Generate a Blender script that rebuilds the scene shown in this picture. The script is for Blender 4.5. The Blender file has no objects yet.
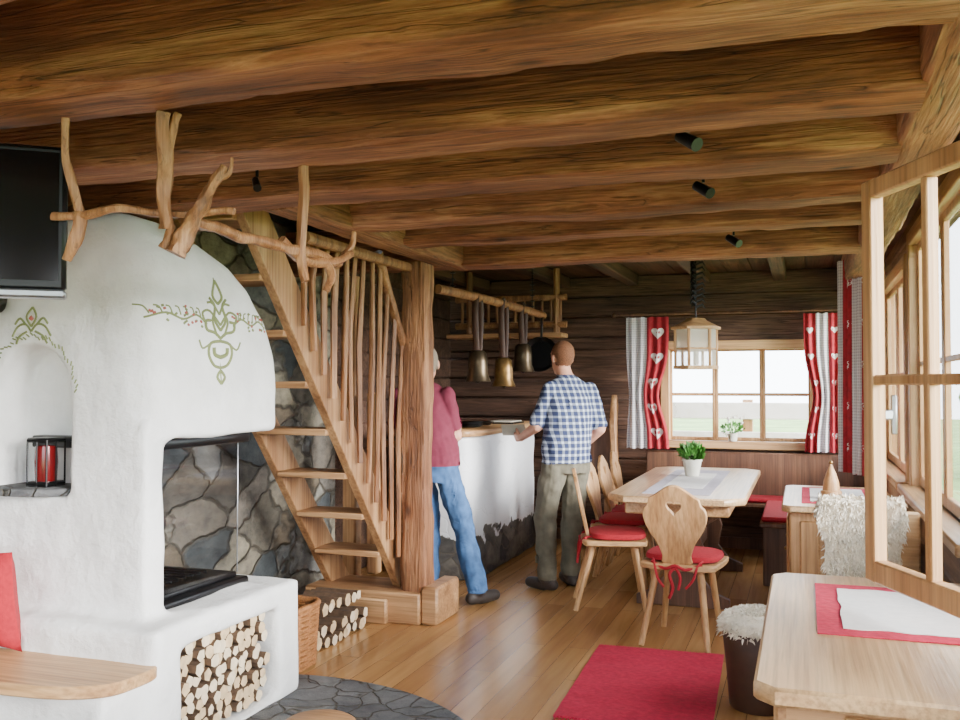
import bpy, bmesh, math, random
from mathutils import Vector, Matrix, noise
from mathutils.bvhtree import BVHTree
from mathutils.geometry import tessellate_polygon
R = random.Random(7)
scene = bpy.context.scene
V = Vector

# ------------------------------------------------------------------ materials
def lin(c):
    out = []
    for v in c:
        v /= 255.0
        out.append(v/12.92 if v <= 0.04045 else ((v+0.055)/1.055)**2.4)
    return (out[0], out[1], out[2], 1.0)

def newmat(name):
    m = bpy.data.materials.new(name); m.use_nodes = True
    nt = m.node_tree
    for n in list(nt.nodes): nt.nodes.remove(n)
    o = nt.nodes.new('ShaderNodeOutputMaterial')
    p = nt.nodes.new('ShaderNodeBsdfPrincipled')
    nt.links.new(p.outputs[0], o.inputs[0])
    return m, nt, p, o

def nd(nt, t, **kw):
    n = nt.nodes.new(t)
    for k, v in kw.items():
        if k in n.inputs: n.inputs[k].default_value = v
        else: setattr(n, k, v)
    return n

def coords(nt, scale=(1, 1, 1), rot=(0, 0, 0), loc=(0, 0, 0)):
    tc = nd(nt, 'ShaderNodeTexCoord'); mp = nd(nt, 'ShaderNodeMapping')
    mp.inputs['Scale'].default_value = scale
    mp.inputs['Rotation'].default_value = rot
    mp.inputs['Location'].default_value = loc
    nt.links.new(tc.outputs['Object'], mp.inputs[0])
    return mp.outputs[0]

def ramp(nt, fac, stops):
    r = nd(nt, 'ShaderNodeValToRGB')
    el = r.color_ramp.elements
    while len(el) < len(stops): el.new(0.5)
    for e, (p, c) in zip(el, stops):
        e.position = p; e.color = c
    nt.links.new(fac, r.inputs[0])
    return r.outputs[0]

def mixc(nt, fac, a, b, mode='MIX'):
    m = nd(nt, 'ShaderNodeMixRGB', blend_type=mode)
    for i, s in ((0, fac), (1, a), (2, b)):
        if hasattr(s, 'is_linked'): nt.links.new(s, m.inputs[i])
        else: m.inputs[i].default_value = s
    return m.outputs[0]

def bump(nt, p, h, strength, dist=0.01):
    b = nd(nt, 'ShaderNodeBump'); b.inputs['Strength'].default_value = strength
    b.inputs['Distance'].default_value = dist
    nt.links.new(h, b.inputs['Height']); nt.links.new(b.outputs[0], p.inputs['Normal'])

def plain(name, c, rough=0.6, metal=0.0, var=0.12, nscale=12, bmp=0.15):
    m, nt, p, o = newmat(name)
    n = nd(nt, 'ShaderNodeTexNoise', Scale=nscale, Detail=5.0)
    nt.links.new(coords(nt), n.inputs[0])
    a = tuple(max(0, v*(1-var)) for v in lin(c)[:3])+(1,)
    b = tuple(min(1, v*(1+var)) for v in lin(c)[:3])+(1,)
    nt.links.new(ramp(nt, n.outputs[0], [(0.3, a), (0.7, b)]), p.inputs['Base Color'])
    p.inputs['Roughness'].default_value = rough; p.inputs['Metallic'].default_value = metal
    if bmp: bump(nt, p, n.outputs[0], bmp, 0.005)
    return m

def wood(name, dark, mid, light, axis=0, sc=1.0, rough=0.6, bmp=0.4, blotch=0.5, cracks=True, knots=False, old=False):
    m, nt, p, o = newmat(name)
    s = [9*sc]*3; s[axis] = 0.7*sc
    n1 = nd(nt, 'ShaderNodeTexNoise', Scale=1.0, Detail=9.0, Roughness=0.72 if old else .62, Distortion=0.8 if old else .5)
    nt.links.new(coords(nt, s), n1.inputs[0])
    col = ramp(nt, n1.outputs[0], [(0.28, lin(dark)), (0.5, lin(mid)), (0.72, lin(light))])
    s2 = [70*sc]*3; s2[axis] = (3.5 if old else 1.6)*sc
    n2 = nd(nt, 'ShaderNodeTexNoise', Scale=1.0, Detail=3.0)
    nt.links.new(coords(nt, s2), n2.inputs[0])
    st = ramp(nt, n2.outputs[0], [(0.3, (0.5, 0.46, 0.42, 1)), (0.6, (1, 1, 1, 1))])
    col = mixc(nt, 0.85 if old else 0.7, col, st, 'MULTIPLY')
    s3 = [2.2]*3
    if old: s3 = [5.0]*3; s3[axis] = 1.3
    n3 = nd(nt, 'ShaderNodeTexNoise', Scale=1.0, Detail=6.0, Roughness=.6)
    nt.links.new(coords(nt, s3), n3.inputs[0])
    bl = ramp(nt, n3.outputs[0], [(0.38, (0.46, 0.35, 0.3, 1)), (0.6, (1, 1, 1, 1))])
    col = mixc(nt, blotch, col, bl, 'MULTIPLY')
    h = n1.outputs[0]
    if cracks:
        s4 = [14*sc]*3; s4[axis] = 0.5*sc
        n4 = nd(nt, 'ShaderNodeTexNoise', Scale=1.0, Detail=3.0, Distortion=0.3)
        nt.links.new(coords(nt, s4, loc=(3, 5, 7)), n4.inputs[0])
        ck = ramp(nt, n4.outputs[0], [(0.488, (1, 1, 1, 1)), (0.5, (0.12, 0.08, 0.06, 1)), (0.512, (1, 1, 1, 1))])
        col = mixc(nt, 0.7 if old else .5, col, ck, 'MULTIPLY')
        h = mixc(nt, 0.5, h, ck, 'MULTIPLY')
    if knots:
        s5 = [5.0]*3; s5[axis] = 2.6
        vk = nd(nt, 'ShaderNodeTexVoronoi', Scale=1.0); nt.links.new(coords(nt, s5), vk.inputs['Vector'])
        kk = ramp(nt, vk.outputs['Distance'], [(0.05, (0.16, 0.09, 0.05, 1)), (0.13, (0.8, 0.7, 0.6, 1)), (0.2, (1, 1, 1, 1))])
        col = mixc(nt, 0.85, col, kk, 'MULTIPLY')
    nt.links.new(col, p.inputs['Base Color'])
    p.inputs['Roughness'].default_value = rough
    ad = nd(nt, 'ShaderNodeMath', operation='ADD')
    nt.links.new(h, ad.inputs[0]); nt.links.new(n2.outputs[0], ad.inputs[1])
    bump(nt, p, ad.outputs[0], bmp, 0.012)
    return m

def stone_nodes(nt, scale, cols, seed=0, sz=1.5, mort=(96, 90, 80)):
    nz = nd(nt, 'ShaderNodeTexNoise', Scale=3.0, Detail=3.0)
    base = coords(nt, (1, 1, sz), loc=(seed, seed, 0))
    nt.links.new(base, nz.inputs[0])
    wv = mixc(nt, 0.22, base, nz.outputs['Color'])
    v1 = nd(nt, 'ShaderNodeTexVoronoi', Scale=scale); nt.links.new(wv, v1.inputs['Vector'])
    v2 = nd(nt, 'ShaderNodeTexVoronoi', Scale=scale, feature='DISTANCE_TO_EDGE'); nt.links.new(wv, v2.inputs['Vector'])
    sep = nd(nt, 'ShaderNodeSeparateColor'); nt.links.new(v1.outputs['Color'], sep.inputs[0])
    c = ramp(nt, sep.outputs[0], [(.1+.8*i/(len(cols)-1), lin(k)) for i, k in enumerate(cols)])
    n2 = nd(nt, 'ShaderNodeTexNoise', Scale=7.0, Detail=9.0, Roughness=.7); nt.links.new(base, n2.inputs[0])
    c = mixc(nt, 0.9, c, ramp(nt, n2.outputs[0], [(0.32, (0.4, 0.4, 0.42, 1)), (0.5, (.9, .88, .84, 1)), (0.68, (1.35, 1.3, 1.2, 1))]), 'MULTIPLY')
    e = ramp(nt, v2.outputs['Distance'], [(0.0, (0, 0, 0, 1)), (0.05, (1, 1, 1, 1))])
    c = mixc(nt, e, lin(mort), c)
    h = mixc(nt, 0.45, e, n2.outputs[0])
    return c, h

def stone(name, scale=3.3, cols=((70, 76, 80), (150, 144, 130), (112, 98, 80), (128, 130, 130), (176, 168, 148), (90, 86, 80))):
    m, nt, p, o = newmat(name)
    c, h = stone_nodes(nt, scale, cols)
    nt.links.new(c, p.inputs['Base Color']); p.inputs['Roughness'].default_value = 0.8
    bump(nt, p, h, 1.0, 0.05)
    return m

def plaster(name, c=(240, 239, 237)):
    m, nt, p, o = newmat(name)
    n = nd(nt, 'ShaderNodeTexNoise', Scale=5.0, Detail=8.0, Roughness=0.6)
    nt.links.new(coords(nt), n.inputs[0])
    a = lin(c); b = tuple(v*0.88 for v in a[:3])+(1,)
    nt.links.new(ramp(nt, n.outputs[0], [(0.3, b), (0.6, a)]), p.inputs['Base Color'])
    p.inputs['Roughness'].default_value = 0.85
    bump(nt, p, n.outputs[0], 0.6, 0.045)
    return m

def glass(name, tint=(1, 1, 1, 1), base=.04, k=.6):
    m = bpy.data.materials.new(name); m.use_nodes = True; nt = m.node_tree
    for n in list(nt.nodes): nt.nodes.remove(n)
    o = nd(nt, 'ShaderNodeOutputMaterial'); t = nd(nt, 'ShaderNodeBsdfTransparent'); g = nd(nt, 'ShaderNodeBsdfGlossy')
    t.inputs[0].default_value = tint; g.inputs['Roughness'].default_value = 0.02
    lw = nd(nt, 'ShaderNodeLayerWeight'); lw.inputs[0].default_value = 0.5
    pw = nd(nt, 'ShaderNodeMath', operation='POWER'); nt.links.new(lw.outputs['Facing'], pw.inputs[0]); pw.inputs[1].default_value = 3.0
    ma = nd(nt, 'ShaderNodeMath', operation='MULTIPLY_ADD'); nt.links.new(pw.outputs[0], ma.inputs[0]); ma.inputs[1].default_value = k; ma.inputs[2].default_value = base
    mx = nd(nt, 'ShaderNodeMixShader')
    nt.links.new(ma.outputs[0], mx.inputs[0]); nt.links.new(t.outputs[0], mx.inputs[1]); nt.links.new(g.outputs[0], mx.inputs[2])
    nt.links.new(mx.outputs[0], o.inputs[0])
    return m

M_beam = wood('beam_wood', (98, 56, 38), (164, 102, 68), (210, 156, 116), 0, 1.3, 0.7, 0.9, 0.85, True, True, True)
M_beamY = wood('beam_wood_y', (100, 60, 40), (166, 110, 74), (206, 154, 112), 1, 1.2, 0.7, 0.9, 0.7, True, False, True)
M_postZ = wood('post_wood', (104, 64, 40), (168, 114, 74), (204, 154, 108), 2, 1.2, 0.65, 0.9, 0.6, True, True, True)
M_ceil = wood('ceiling_boards', (56, 35, 25), (92, 60, 41), (120, 82, 58), 1, 0.9, 0.75, 0.4, 0.6)
M_back = wood('old_dark_logs', (56, 38, 29), (98, 70, 54), (134, 102, 80), 0, 1.1, 0.75, 0.9, 0.6, True, False, True)
M_right = wood('old_logs_lit', (84, 58, 42), (134, 98, 70), (166, 126, 92), 1, 0.9, 0.7, 0.5, 0.5)  # same wood as the back wall, daylight put into its lighter colours
M_pineX = wood('pine_x', (170, 122, 76), (204, 160, 110), (224, 184, 134), 0, 1, 0.45, 0.15, 0.15, False)
M_pineY = wood('pine_y', (170, 122, 76), (204, 160, 110), (224, 184, 134), 1, 1, 0.4, 0.15, 0.15, False)
M_pineZ = wood('pine_z', (162, 114, 68), (198, 152, 102), (222, 178, 126), 2, 1, 0.45, 0.15, 0.2, False)
M_stairZ = wood('stair_wood', (130, 88, 54), (184, 138, 94), (210, 168, 120), 2, 1, 0.5, 0.25, 0.3, False)
M_stairX = wood('stair_tread_wood', (130, 88, 54), (186, 140, 96), (212, 170, 122), 0, 1, 0.5, 0.25, 0.25, False)
M_branch = wood('branch_wood', (100, 62, 38), (168, 116, 74), (204, 156, 108), 2, 2, 0.5, 0.3, 0.5)
M_brownZ = wood('brown_wood', (66, 42, 30), (102, 68, 48), (132, 94, 66), 2, 1, 0.55, 0.2, 0.3, False)
M_table = wood('table_wood', (184, 142, 98), (208, 170, 124), (222, 188, 144), 1, 1.2, 0.3, 0.1, 0.12, False)
M_plaster = plaster('white_plaster')
M_stone = stone('slate_stone_wall')
M_slate = stone('slate_floor_pad', 9.0, ((92, 94, 98), (118, 120, 122), (104, 106, 110)))
M_black = plain('black_metal', (18, 18, 20), 0.35, 0.3)
M_screen = plain('tv_screen', (9, 9, 11), 0.12, 0, 0.05, 2, 0)
M_silver = plain('silver_trim', (150, 152, 156), 0.35, 0.9)
M_red = plain('red_cloth', (160, 22, 38), 0.9, 0, 0.15, 60, 0.3)
M_rug = plain('crimson_rug', (186, 26, 62), 0.95, 0, 0.18, 45, 0.6)
M_white = plain('white_cloth', (226, 222, 218), 0.9, 0, 0.06, 40, 0.2)
M_lilac = plain('grey_lilac_cloth', (188, 180, 190), 0.9, 0, 0.1, 40, 0.2)
M_fur = plain('sheep_wool', (232, 222, 204), 0.95, 0, 0.12, 25, 0.3)
M_green = plain('leaf_green', (62, 120, 38), 0.6, 0, 0.4, 30, 0.1)
M_paintg = plain('stencil_green', (128, 136, 88), 0.8, 0, 0.1, 20, 0)
M_paintr = plain('stencil_red', (172, 92, 80), 0.8, 0, 0.1, 20, 0)
M_brass = plain('bell_brass', (134, 104, 62), 0.38, 0.85, 0.35, 18, 0.1)
M_bronze = plain('bell_bronze', (96, 82, 64), 0.34, 0.9, 0.35, 18, 0.1)
M_leather = plain('dark_leather', (60, 34, 20), 0.6, 0, 0.2, 20, 0.2)
M_logend = plain('log_end', (206, 178, 138), 0.9, 0, 0.22, 26, 0.3)
M_logend2 = plain('log_end_pale', (224, 204, 172), 0.9, 0, 0.16, 26, 0.3)
M_bark = plain('log_bark', (92, 70, 52), 0.95, 0, 0.35, 30, 0.6)
M_wicker = plain('wicker', (158, 104, 58), 0.7, 0, 0.35, 90, 0.6)
M_glass = glass('window_glass'); M_fglass = glass('fire_glass', (0.86, 0.87, 0.88, 1))
M_cglass = glass('casement_glass', (.97, .98, .98, 1), .10, .8)
M_paper = plain('paper', (214, 206, 188), 0.7, 0, 0.08, 20, 0)
M_redglass = plain('red_glass', (116, 20, 24), 0.15, 0.1, 0.1, 10, 0)
M_pot = plain('flower_pot', (206, 204, 190), 0.5)
M_grass = plain('meadow', (120, 150, 84), 0.95, 0, 0.3, 0.6, 0)
M_outside = plain('outside_wall', (224, 218, 208), 0.9)

def floor_mat():
    m, nt, p, o = newmat('oak_floor')
    b = nd(nt, 'ShaderNodeTexBrick'); b.offset = 0.37
    b.inputs['Scale'].default_value = 1.0; b.inputs['Brick Width'].default_value = 1.5
    b.inputs['Row Height'].default_value = 0.125; b.inputs['Mortar Size'].default_value = 0.0013
    b.inputs['Color1'].default_value = lin((190, 145, 94)); b.inputs['Color2'].default_value = lin((166, 120, 74))
    b.inputs['Mortar'].default_value = lin((104, 72, 44)); b.inputs['Bias'].default_value = -0.1
    nt.links.new(coords(nt, rot=(0, 0, math.pi/2)), b.inputs[0])
    n = nd(nt, 'ShaderNodeTexNoise', Scale=1.0, Detail=6.0, Distortion=0.6)
    nt.links.new(coords(nt, (16, 1.2, 16)), n.inputs[0])
    g = ramp(nt, n.outputs[0], [(0.3, (0.72, 0.66, 0.6, 1)), (0.65, (1.06, 1.04, 1.0, 1))])
    c = mixc(nt, 0.8, b.outputs[0], g, 'MULTIPLY')
    nt.links.new(c, p.inputs['Base Color'])
    p.inputs['Roughness'].default_value = 0.22
    bump(nt, p, b.outputs['Fac'], -0.15, 0.002)
    return m
M_floor = floor_mat()

def bar_mat():
    m, nt, p, o = newmat('bar_plaster_over_stone')
    c, h = stone_nodes(nt, 6.0, ((70, 70, 72), (94, 92, 90), (114, 110, 106)), 4)
    tc = nd(nt, 'ShaderNodeTexCoord'); sx = nd(nt, 'ShaderNodeSeparateXYZ'); nt.links.new(tc.outputs['Object'], sx.inputs[0])
    n = nd(nt, 'ShaderNodeTexNoise', Scale=5.0, Detail=5.0); nt.links.new(tc.outputs['Object'], n.inputs[0])
    a = nd(nt, 'ShaderNodeMath', operation='MULTIPLY_ADD'); nt.links.new(n.outputs[0], a.inputs[0])
    a.inputs[1].default_value = 0.35; nt.links.new(sx.outputs['Z'], a.inputs[2])
    f = ramp(nt, a.outputs[0], [(0.48, (0, 0, 0, 1)), (0.49, (1, 1, 1, 1))])
    nt.links.new(mixc(nt, f, c, lin((236, 238, 242))), p.inputs['Base Color'])
    p.inputs['Roughness'].default_value = 0.85
    bump(nt, p, h, 0.3, 0.02)
    return m
M_bar = bar_mat()

def gingham(name, c1, c2, freq=160.0, rotz=0.0, horiz=160.0, th=0.1, mixw=.38):
    m, nt, p, o = newmat(name)
    cc = coords(nt, rot=(0, 0, rotz)); sx = nd(nt, 'ShaderNodeSeparateXYZ'); nt.links.new(cc, sx.inputs[0])
    outs = []
    for ch, fr in (('X', freq), ('Z', horiz)):
        mu = nd(nt, 'ShaderNodeMath', operation='MULTIPLY'); nt.links.new(sx.outputs[ch], mu.inputs[0]); mu.inputs[1].default_value = fr
        si = nd(nt, 'ShaderNodeMath', operation='SINE'); nt.links.new(mu.outputs[0], si.inputs[0])
        gt = nd(nt, 'ShaderNodeMath', operation='GREATER_THAN'); nt.links.new(si.outputs[0], gt.inputs[0]); gt.inputs[1].default_value = th
        outs.append(gt.outputs[0])
    ad = nd(nt, 'ShaderNodeMath', operation='ADD'); nt.links.new(outs[0], ad.inputs[0]); nt.links.new(outs[1], ad.inputs[1])
    dv = nd(nt, 'ShaderNodeMath', operation='MULTIPLY'); nt.links.new(ad.outputs[0], dv.inputs[0]); dv.inputs[1].default_value = 0.5
    col = ramp(nt, dv.outputs[0], [(0.0, lin(c1)), (0.5, tuple((a*(1-mixw)+b*mixw) for a, b in zip(lin(c1), lin(c2)))), (1.0, lin(c2))])
    nt.links.new(col, p.inputs['Base Color']); p.inputs['Roughness'].default_value = 0.9
    return m
M_plaid = gingham('plaid_shirt_cloth', (44, 54, 88), (190, 200, 216), 140.0, -0.8, 140.0, 0.4, .3)
M_curtg = gingham('grey_check_curtain', (208, 204, 204), (160, 154, 160), 420.0, 0.4, 300.0, 0.3)
M_curtr = plain('red_curtain', (158, 34, 46), .9, 0, .2, 30, .2)

# ------------------------------------------------------------------ geometry builder
def catmull(pts, n=5, closed=False):
    out = []; N = len(pts)
    rng = range(N) if closed else range(N-1)
    for i in rng:
        g = lambda k: V(pts[k % N]) if closed else V(pts[max(0, min(N-1, k))])
        p0, p1, p2, p3 = g(i-1), g(i), g(i+1), g(i+2)
        for j in range(n):
            t = j/n
            out.append(0.5*((2*p1)+(p2-p0)*t+(2*p0-5*p1+4*p2-p3)*t*t+(3*p1-p0-3*p2+p3)*t**3))
    if not closed: out.append(V(pts[-1]))
    return out
I4 = Matrix.Identity(4)
class B:
    def __init__(s, name): s.name = name; s.v = []; s.f = []; s.mt = []; s.mats = []; s.M = I4
    def mi(s, m):
        if m not in s.mats: s.mats.append(m)
        return s.mats.index(m)
    def raw(s, vs, fs, mat, M=None, capmat=None):
        k = s.mi(mat); kc = s.mi(capmat) if capmat else k
        X = s.M @ M if M is not None else s.M
        n = len(s.v)
        if X is I4: s.v.extend([V(v) for v in vs])
        else: s.v.extend([X @ V(v) for v in vs])
        for f in fs:
            s.f.append([n+i for i in f]); s.mt.append(kc if len(f) > 4 else k)
    def add(s, tb, mat, M=None, capmat=None):
        tb.verts.index_update()
        s.raw([v.co.copy() for v in tb.verts], [[v.index for v in f.verts] for f in tb.faces], mat, M, capmat); tb.free()
    def addme(s, me, mat, keep=False):
        n = len(s.v); s.v.extend([s.M @ v.co for v in me.vertices])
        k = 0 if mat is None else s.mi(mat)
        for p in me.polygons:
            s.f.append([n+i for i in p.vertices]); s.mt.append(p.material_index if mat is None else k)
        bpy.data.meshes.remove(me)
    def box(s, lo, hi, mat, bev=0.006, M=None, seg=1):
        lo = V(lo); hi = V(hi); c = (lo+hi)/2; d = V([abs(x) for x in (hi-lo)])
        bev = min(bev, min(d)*0.45)
        hx, hy, hz = d/2; vs = []; fs = []
        if bev <= 0:
            vs = [c+V((x*hx, y*hy, z*hz)) for z in (-1, 1) for y in (-1, 1) for x in (-1, 1)]
            fs = [(0, 2, 3, 1), (4, 5, 7, 6), (0, 1, 5, 4), (2, 6, 7, 3), (0, 4, 6, 2), (1, 3, 7, 5)]
            s.raw(vs, fs, mat, M); return
        idx = {}
        for x in (-1, 1):
            for y in (-1, 1):
                for z in (-1, 1):
                    for a in range(3):
                        q = [x*(hx-bev), y*(hy-bev), z*(hz-bev)]; q[a] += (x, y, z)[a]*bev
                        idx[(x, y, z, a)] = len(vs); vs.append(c+V(q))
        def k(cn, a): return idx[(cn[0], cn[1], cn[2], a)]
        def fix(f):
            a, b_, c_ = vs[f[0]], vs[f[1]], vs[f[2]]; n = (b_-a).cross(c_-a); m = sum((vs[i] for i in f), V((0, 0, 0)))/len(f)-c
            return f if n.dot(m) > 0 else f[::-1]
        for a in range(3):
            o = [i for i in range(3) if i != a]
            for sg in (-1, 1):
                f = []
                for u, w in ((-1, -1), (1, -1), (1, 1), (-1, 1)):
                    cn = [0, 0, 0]; cn[a] = sg; cn[o[0]] = u; cn[o[1]] = w; f.append(k(cn, a))
                fs.append(fix(f))
            for u in (-1, 1):
                for w in (-1, 1):
                    c0 = [0, 0, 0]; c1 = [0, 0, 0]; c0[a] = -1; c1[a] = 1
                    for cc in (c0, c1): cc[o[0]] = u; cc[o[1]] = w
                    fs.append(fix([k(c0, o[0]), k(c1, o[0]), k(c1, o[1]), k(c0, o[1])]))
        for x in (-1, 1):
            for y in (-1, 1):
                for z in (-1, 1): fs.append(fix([idx[(x, y, z, 0)], idx[(x, y, z, 1)], idx[(x, y, z, 2)]]))
        s.raw(vs, fs, mat, M)
    def bar(s, p0, p1, w, h, mat, up=(0, 0, 1), bev=0.004):
        p0 = V(p0); p1 = V(p1); d = (p1-p0); L = d.length; d.normalize()
        u = V(up); r = d.cross(u)
        if r.length < 1e-4: r = d.cross(V((0, 1, 0)))
        r.normalize(); u = r.cross(d)
        M = Matrix((d, r, u)).transposed().to_4x4(); M.translation = (p0+p1)/2
        s.box((-L/2, -w/2, -h/2), (L/2, w/2, h/2), mat, bev, M)
    def tube(s, pts, rad, mat, seg=10, noise_a=0.0, cap=True, flat=1.0):
        pts = [V(p) for p in pts]; n = len(pts)
        if not hasattr(rad, '__len__'): rad = [rad]*n
        vs = []; fs = []; ref = None
        for i, p in enumerate(pts):
            t = (pts[min(n-1, i+1)]-pts[max(0, i-1)]).normalized()
            if ref is None:
                ref = V((0, 0, 1)) if abs(t.z) < 0.9 else V((1, 0, 0))
            a = (ref-t*ref.dot(t)).normalized(); ref = a; b = t.cross(a)
            for k in range(seg):
                an = 2*math.pi*k/seg
                r = rad[i]
                if noise_a: r *= 1+noise_a*noise.noise(p*6+V((math.cos(an), math.sin(an), i*0.3))*1.3)
                vs.append(p+a*math.cos(an)*r*flat+b*math.sin(an)*r)
        for i in range(n-1):
            for k in range(seg):
                k2 = (k+1) % seg; fs.append((i*seg+k, i*seg+k2, (i+1)*seg+k2, (i+1)*seg+k))
        if cap: fs.append(list(range(seg))[::-1]); fs.append([(n-1)*seg+k for k in range(seg)])
        s.raw(vs, fs, mat)
    def cyl(s, p0, p1, r0, r1, mat, seg=14): s.tube([p0, p1], [r0, r1], mat, seg)
    def hewn(s, p0, p1, w, h, mat, wob=0.012, n=60, pw=11):
        p0 = V(p0); p1 = V(p1); d = (p1-p0).normalized(); up = V((0, 0, 1)) if abs(d.z) < 0.9 else V((0, 1, 0))
        r = d.cross(up).normalized(); u = r.cross(d); vs = []; fs = []; per = []
        m = 9
        side = [(-1+2*i/m) for i in range(m)]
        for q in side: per.append((q, -1))
        for q in side: per.append((1, q))
        for q in side: per.append((-q, 1))
        for q in side: per.append((-1, -q))
        per2 = []
        for x, y in per:
            k = (abs(x)**pw+abs(y)**pw)**(1/pw); per2.append((x/k, y/k))
        seg = len(per2); ph = V((p0.y*3.1, p0.y*1.7, 4))
        for i in range(n+1):
            c = p0.lerp(p1, i/n)
            g = 1+.05*noise.noise(c*1.1+V((9, 9, 9)))
            for x, y in per2:
                q = c+r*x*w/2*g+u*y*h/2
                edge = abs(x*y)
                f = noise.noise(V((q.x*1.7, q.y*1.7, q.z*1.7)))*wob+noise.noise(q*6.5)*wob*.45-edge**3*max(0, noise.noise(c*2.3+ph+V((x*3, y*3, 5)))+.08)*.06-edge**2*max(0, noise.noise(c*9+ph+V((x*3, y*3, 1))))*.014
                vs.append(q+(r*x+u*y).normalized()*f)
        for i in range(n):
            for k in range(seg):
                k2 = (k+1) % seg; fs.append((i*seg+k, i*seg+k2, (i+1)*seg+k2, (i+1)*seg+k))
        fs.append(list(range(seg))[::-1]); fs.append([n*seg+k for k in range(seg)])
        s.raw(vs, fs, mat)
    def lathe(s, prof, c, mat, seg=24, sx=1.0, sy=1.0, M=None):
        vs = []; fs = []
        for r, z in prof:
            for k in range(seg): vs.append((c[0]+math.cos(2*math.pi*k/seg)*r*sx, c[1]+math.sin(2*math.pi*k/seg)*r*sy, c[2]+z))
        for i in range(len(prof)-1):
            for k in range(seg):
                k2 = (k+1) % seg; fs.append((i*seg+k, i*seg+k2, (i+1)*seg+k2, (i+1)*seg+k))
        fs.append(list(range(seg))[::-1]); fs.append([(len(prof)-1)*seg+k for k in range(seg)])
        s.raw(vs, fs, mat, M)
    def ball(s, c, r, mat, sub=2, scale=(1, 1, 1)):
        tb = bmesh.new(); bmesh.ops.create_icosphere(tb, subdivisions=sub, radius=r)
        for v in tb.verts: v.co = V((v.co.x*scale[0], v.co.y*scale[1], v.co.z*scale[2]))+V(c)
        s.add(tb, mat)
    def plate(s, loops, thick, mat, M=None, bev=0.003):
        L = []
        for li, lp in enumerate(loops):
            lp = [V((a[0], a[1])) for a in lp]
            lp = [p for i, p in enumerate(lp) if (p-lp[i-1]).length > 1e-6]
            A = sum(lp[i-1].x*lp[i].y-lp[i].x*lp[i-1].y for i in range(len(lp)))
            if (A < 0) == (li == 0): lp = lp[::-1]
            n = len(lp); ins = []
            for i in range(n):
                e = (lp[(i+1) % n]-lp[i-1]).normalized(); ins.append(lp[i]+V((-e.y, e.x))*bev)
            L.append((lp, ins))
        h = thick/2; flat = [V((p.x, p.y, 0)) for lp, ins in L for p in ins]
        tris = tessellate_polygon([[V((p.x, p.y, 0)) for p in ins] for lp, ins in L])
        N = len(flat)
        out = [p for lp, ins in L for p in lp]
        vs = [(p.x, p.y, h) for p in flat]+[(p.x, p.y, h-bev) for p in out]+[(p.x, p.y, -h+bev) for p in out]+[(p.x, p.y, -h) for p in flat]
        fs = []
        for t in tris:
            a, b_, c = [flat[i] for i in t]
            t = t if (b_-a).cross(c-a).z > 0 else t[::-1]
            fs.append(tuple(t)); fs.append(tuple(3*N+i for i in t[::-1]))
        o = 0
        for lp, ins in L:
            n = len(lp)
            for i in range(n):
                a, c = o+i, o+(i+1) % n
                for lv in range(3): fs.append((lv*N+a, (lv+1)*N+a, (lv+1)*N+c, lv*N+c))
            o += n
        s.raw(vs, fs, mat, M)
    def grid(s, fn, nu, nv, mat, thick=0.0):
        P = [[V(fn(i/nu, j/nv)) for j in range(nv+1)] for i in range(nu+1)]
        W = nv+1; vs = [p for row in P for p in row]; fs = [(i*W+j, (i+1)*W+j, (i+1)*W+j+1, i*W+j+1) for i in range(nu) for j in range(nv)]
        if thick:
            low = []
            for i in range(nu+1):
                for j in range(nv+1):
                    du = P[min(nu, i+1)][j]-P[max(0, i-1)][j]; dv = P[i][min(nv, j+1)]-P[i][max(0, j-1)]
                    n = du.cross(dv); n = n.normalized() if n.length > 1e-12 else V((0, 0, 1)); low.append(P[i][j]-n*thick)
            N = len(vs); vs += low; fs += [tuple(N+k for k in f[::-1]) for f in fs]
            for i in range(nu):
                fs.append((i*W, N+i*W, N+(i+1)*W, (i+1)*W)); fs.append((i*W+nv, (i+1)*W+nv, N+(i+1)*W+nv, N+i*W+nv))
            for j in range(nv):
                fs.append((j, j+1, N+j+1, N+j)); fs.append((nu*W+j, N+nu*W+j, N+nu*W+j+1, nu*W+j+1))
        s.raw(vs, fs, mat)
    def done(s, ang=40):
        me = bpy.data.meshes.new(s.name); me.from_pydata([tuple(v) for v in s.v], [], s.f)
        for m in s.mats: me.materials.append(m)
        me.polygons.foreach_set('material_index', s.mt)
        me.polygons.foreach_set('use_smooth', [True]*len(s.f))
        me.update(); me.validate()
        me.set_sharp_from_angle(angle=math.radians(ang))
        ob = bpy.data.objects.new(s.name, me); scene.collection.objects.link(ob)
        return ob

def boards(b, axis, plane, thick, u0, u1, z0, z1, openings, bh, mat, vary=0.0):
    zs = set([z0, z1]); z = z0
    while z < z1: zs.add(round(z, 4)); z += bh
    for o in openings: zs.add(o[2]); zs.add(o[3])
    zs = sorted(k for k in zs if z0 <= k <= z1)
    for a, c in zip(zs[:-1], zs[1:]):
        if c-a < 1e-3: continue
        mid = (a+c)/2; spans = [(u0, u1)]
        for o in openings:
            if o[2] < mid < o[3]:
                ns = []
                for p, q in spans:
                    if o[0] > p: ns.append((p, min(q, o[0])))
                    if o[1] < q: ns.append((max(p, o[1]), q))
                spans = [x for x in ns if x[1]-x[0] > 1e-3]
        for p, q in spans:
            j = R.uniform(0, vary)
            if axis == 0: b.box((p, plane+j, a), (q, plane+thick, c), mat, 0.014)
            else: b.box((plane+j, p, a), (plane+thick, q, c), mat, 0.014)

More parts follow.
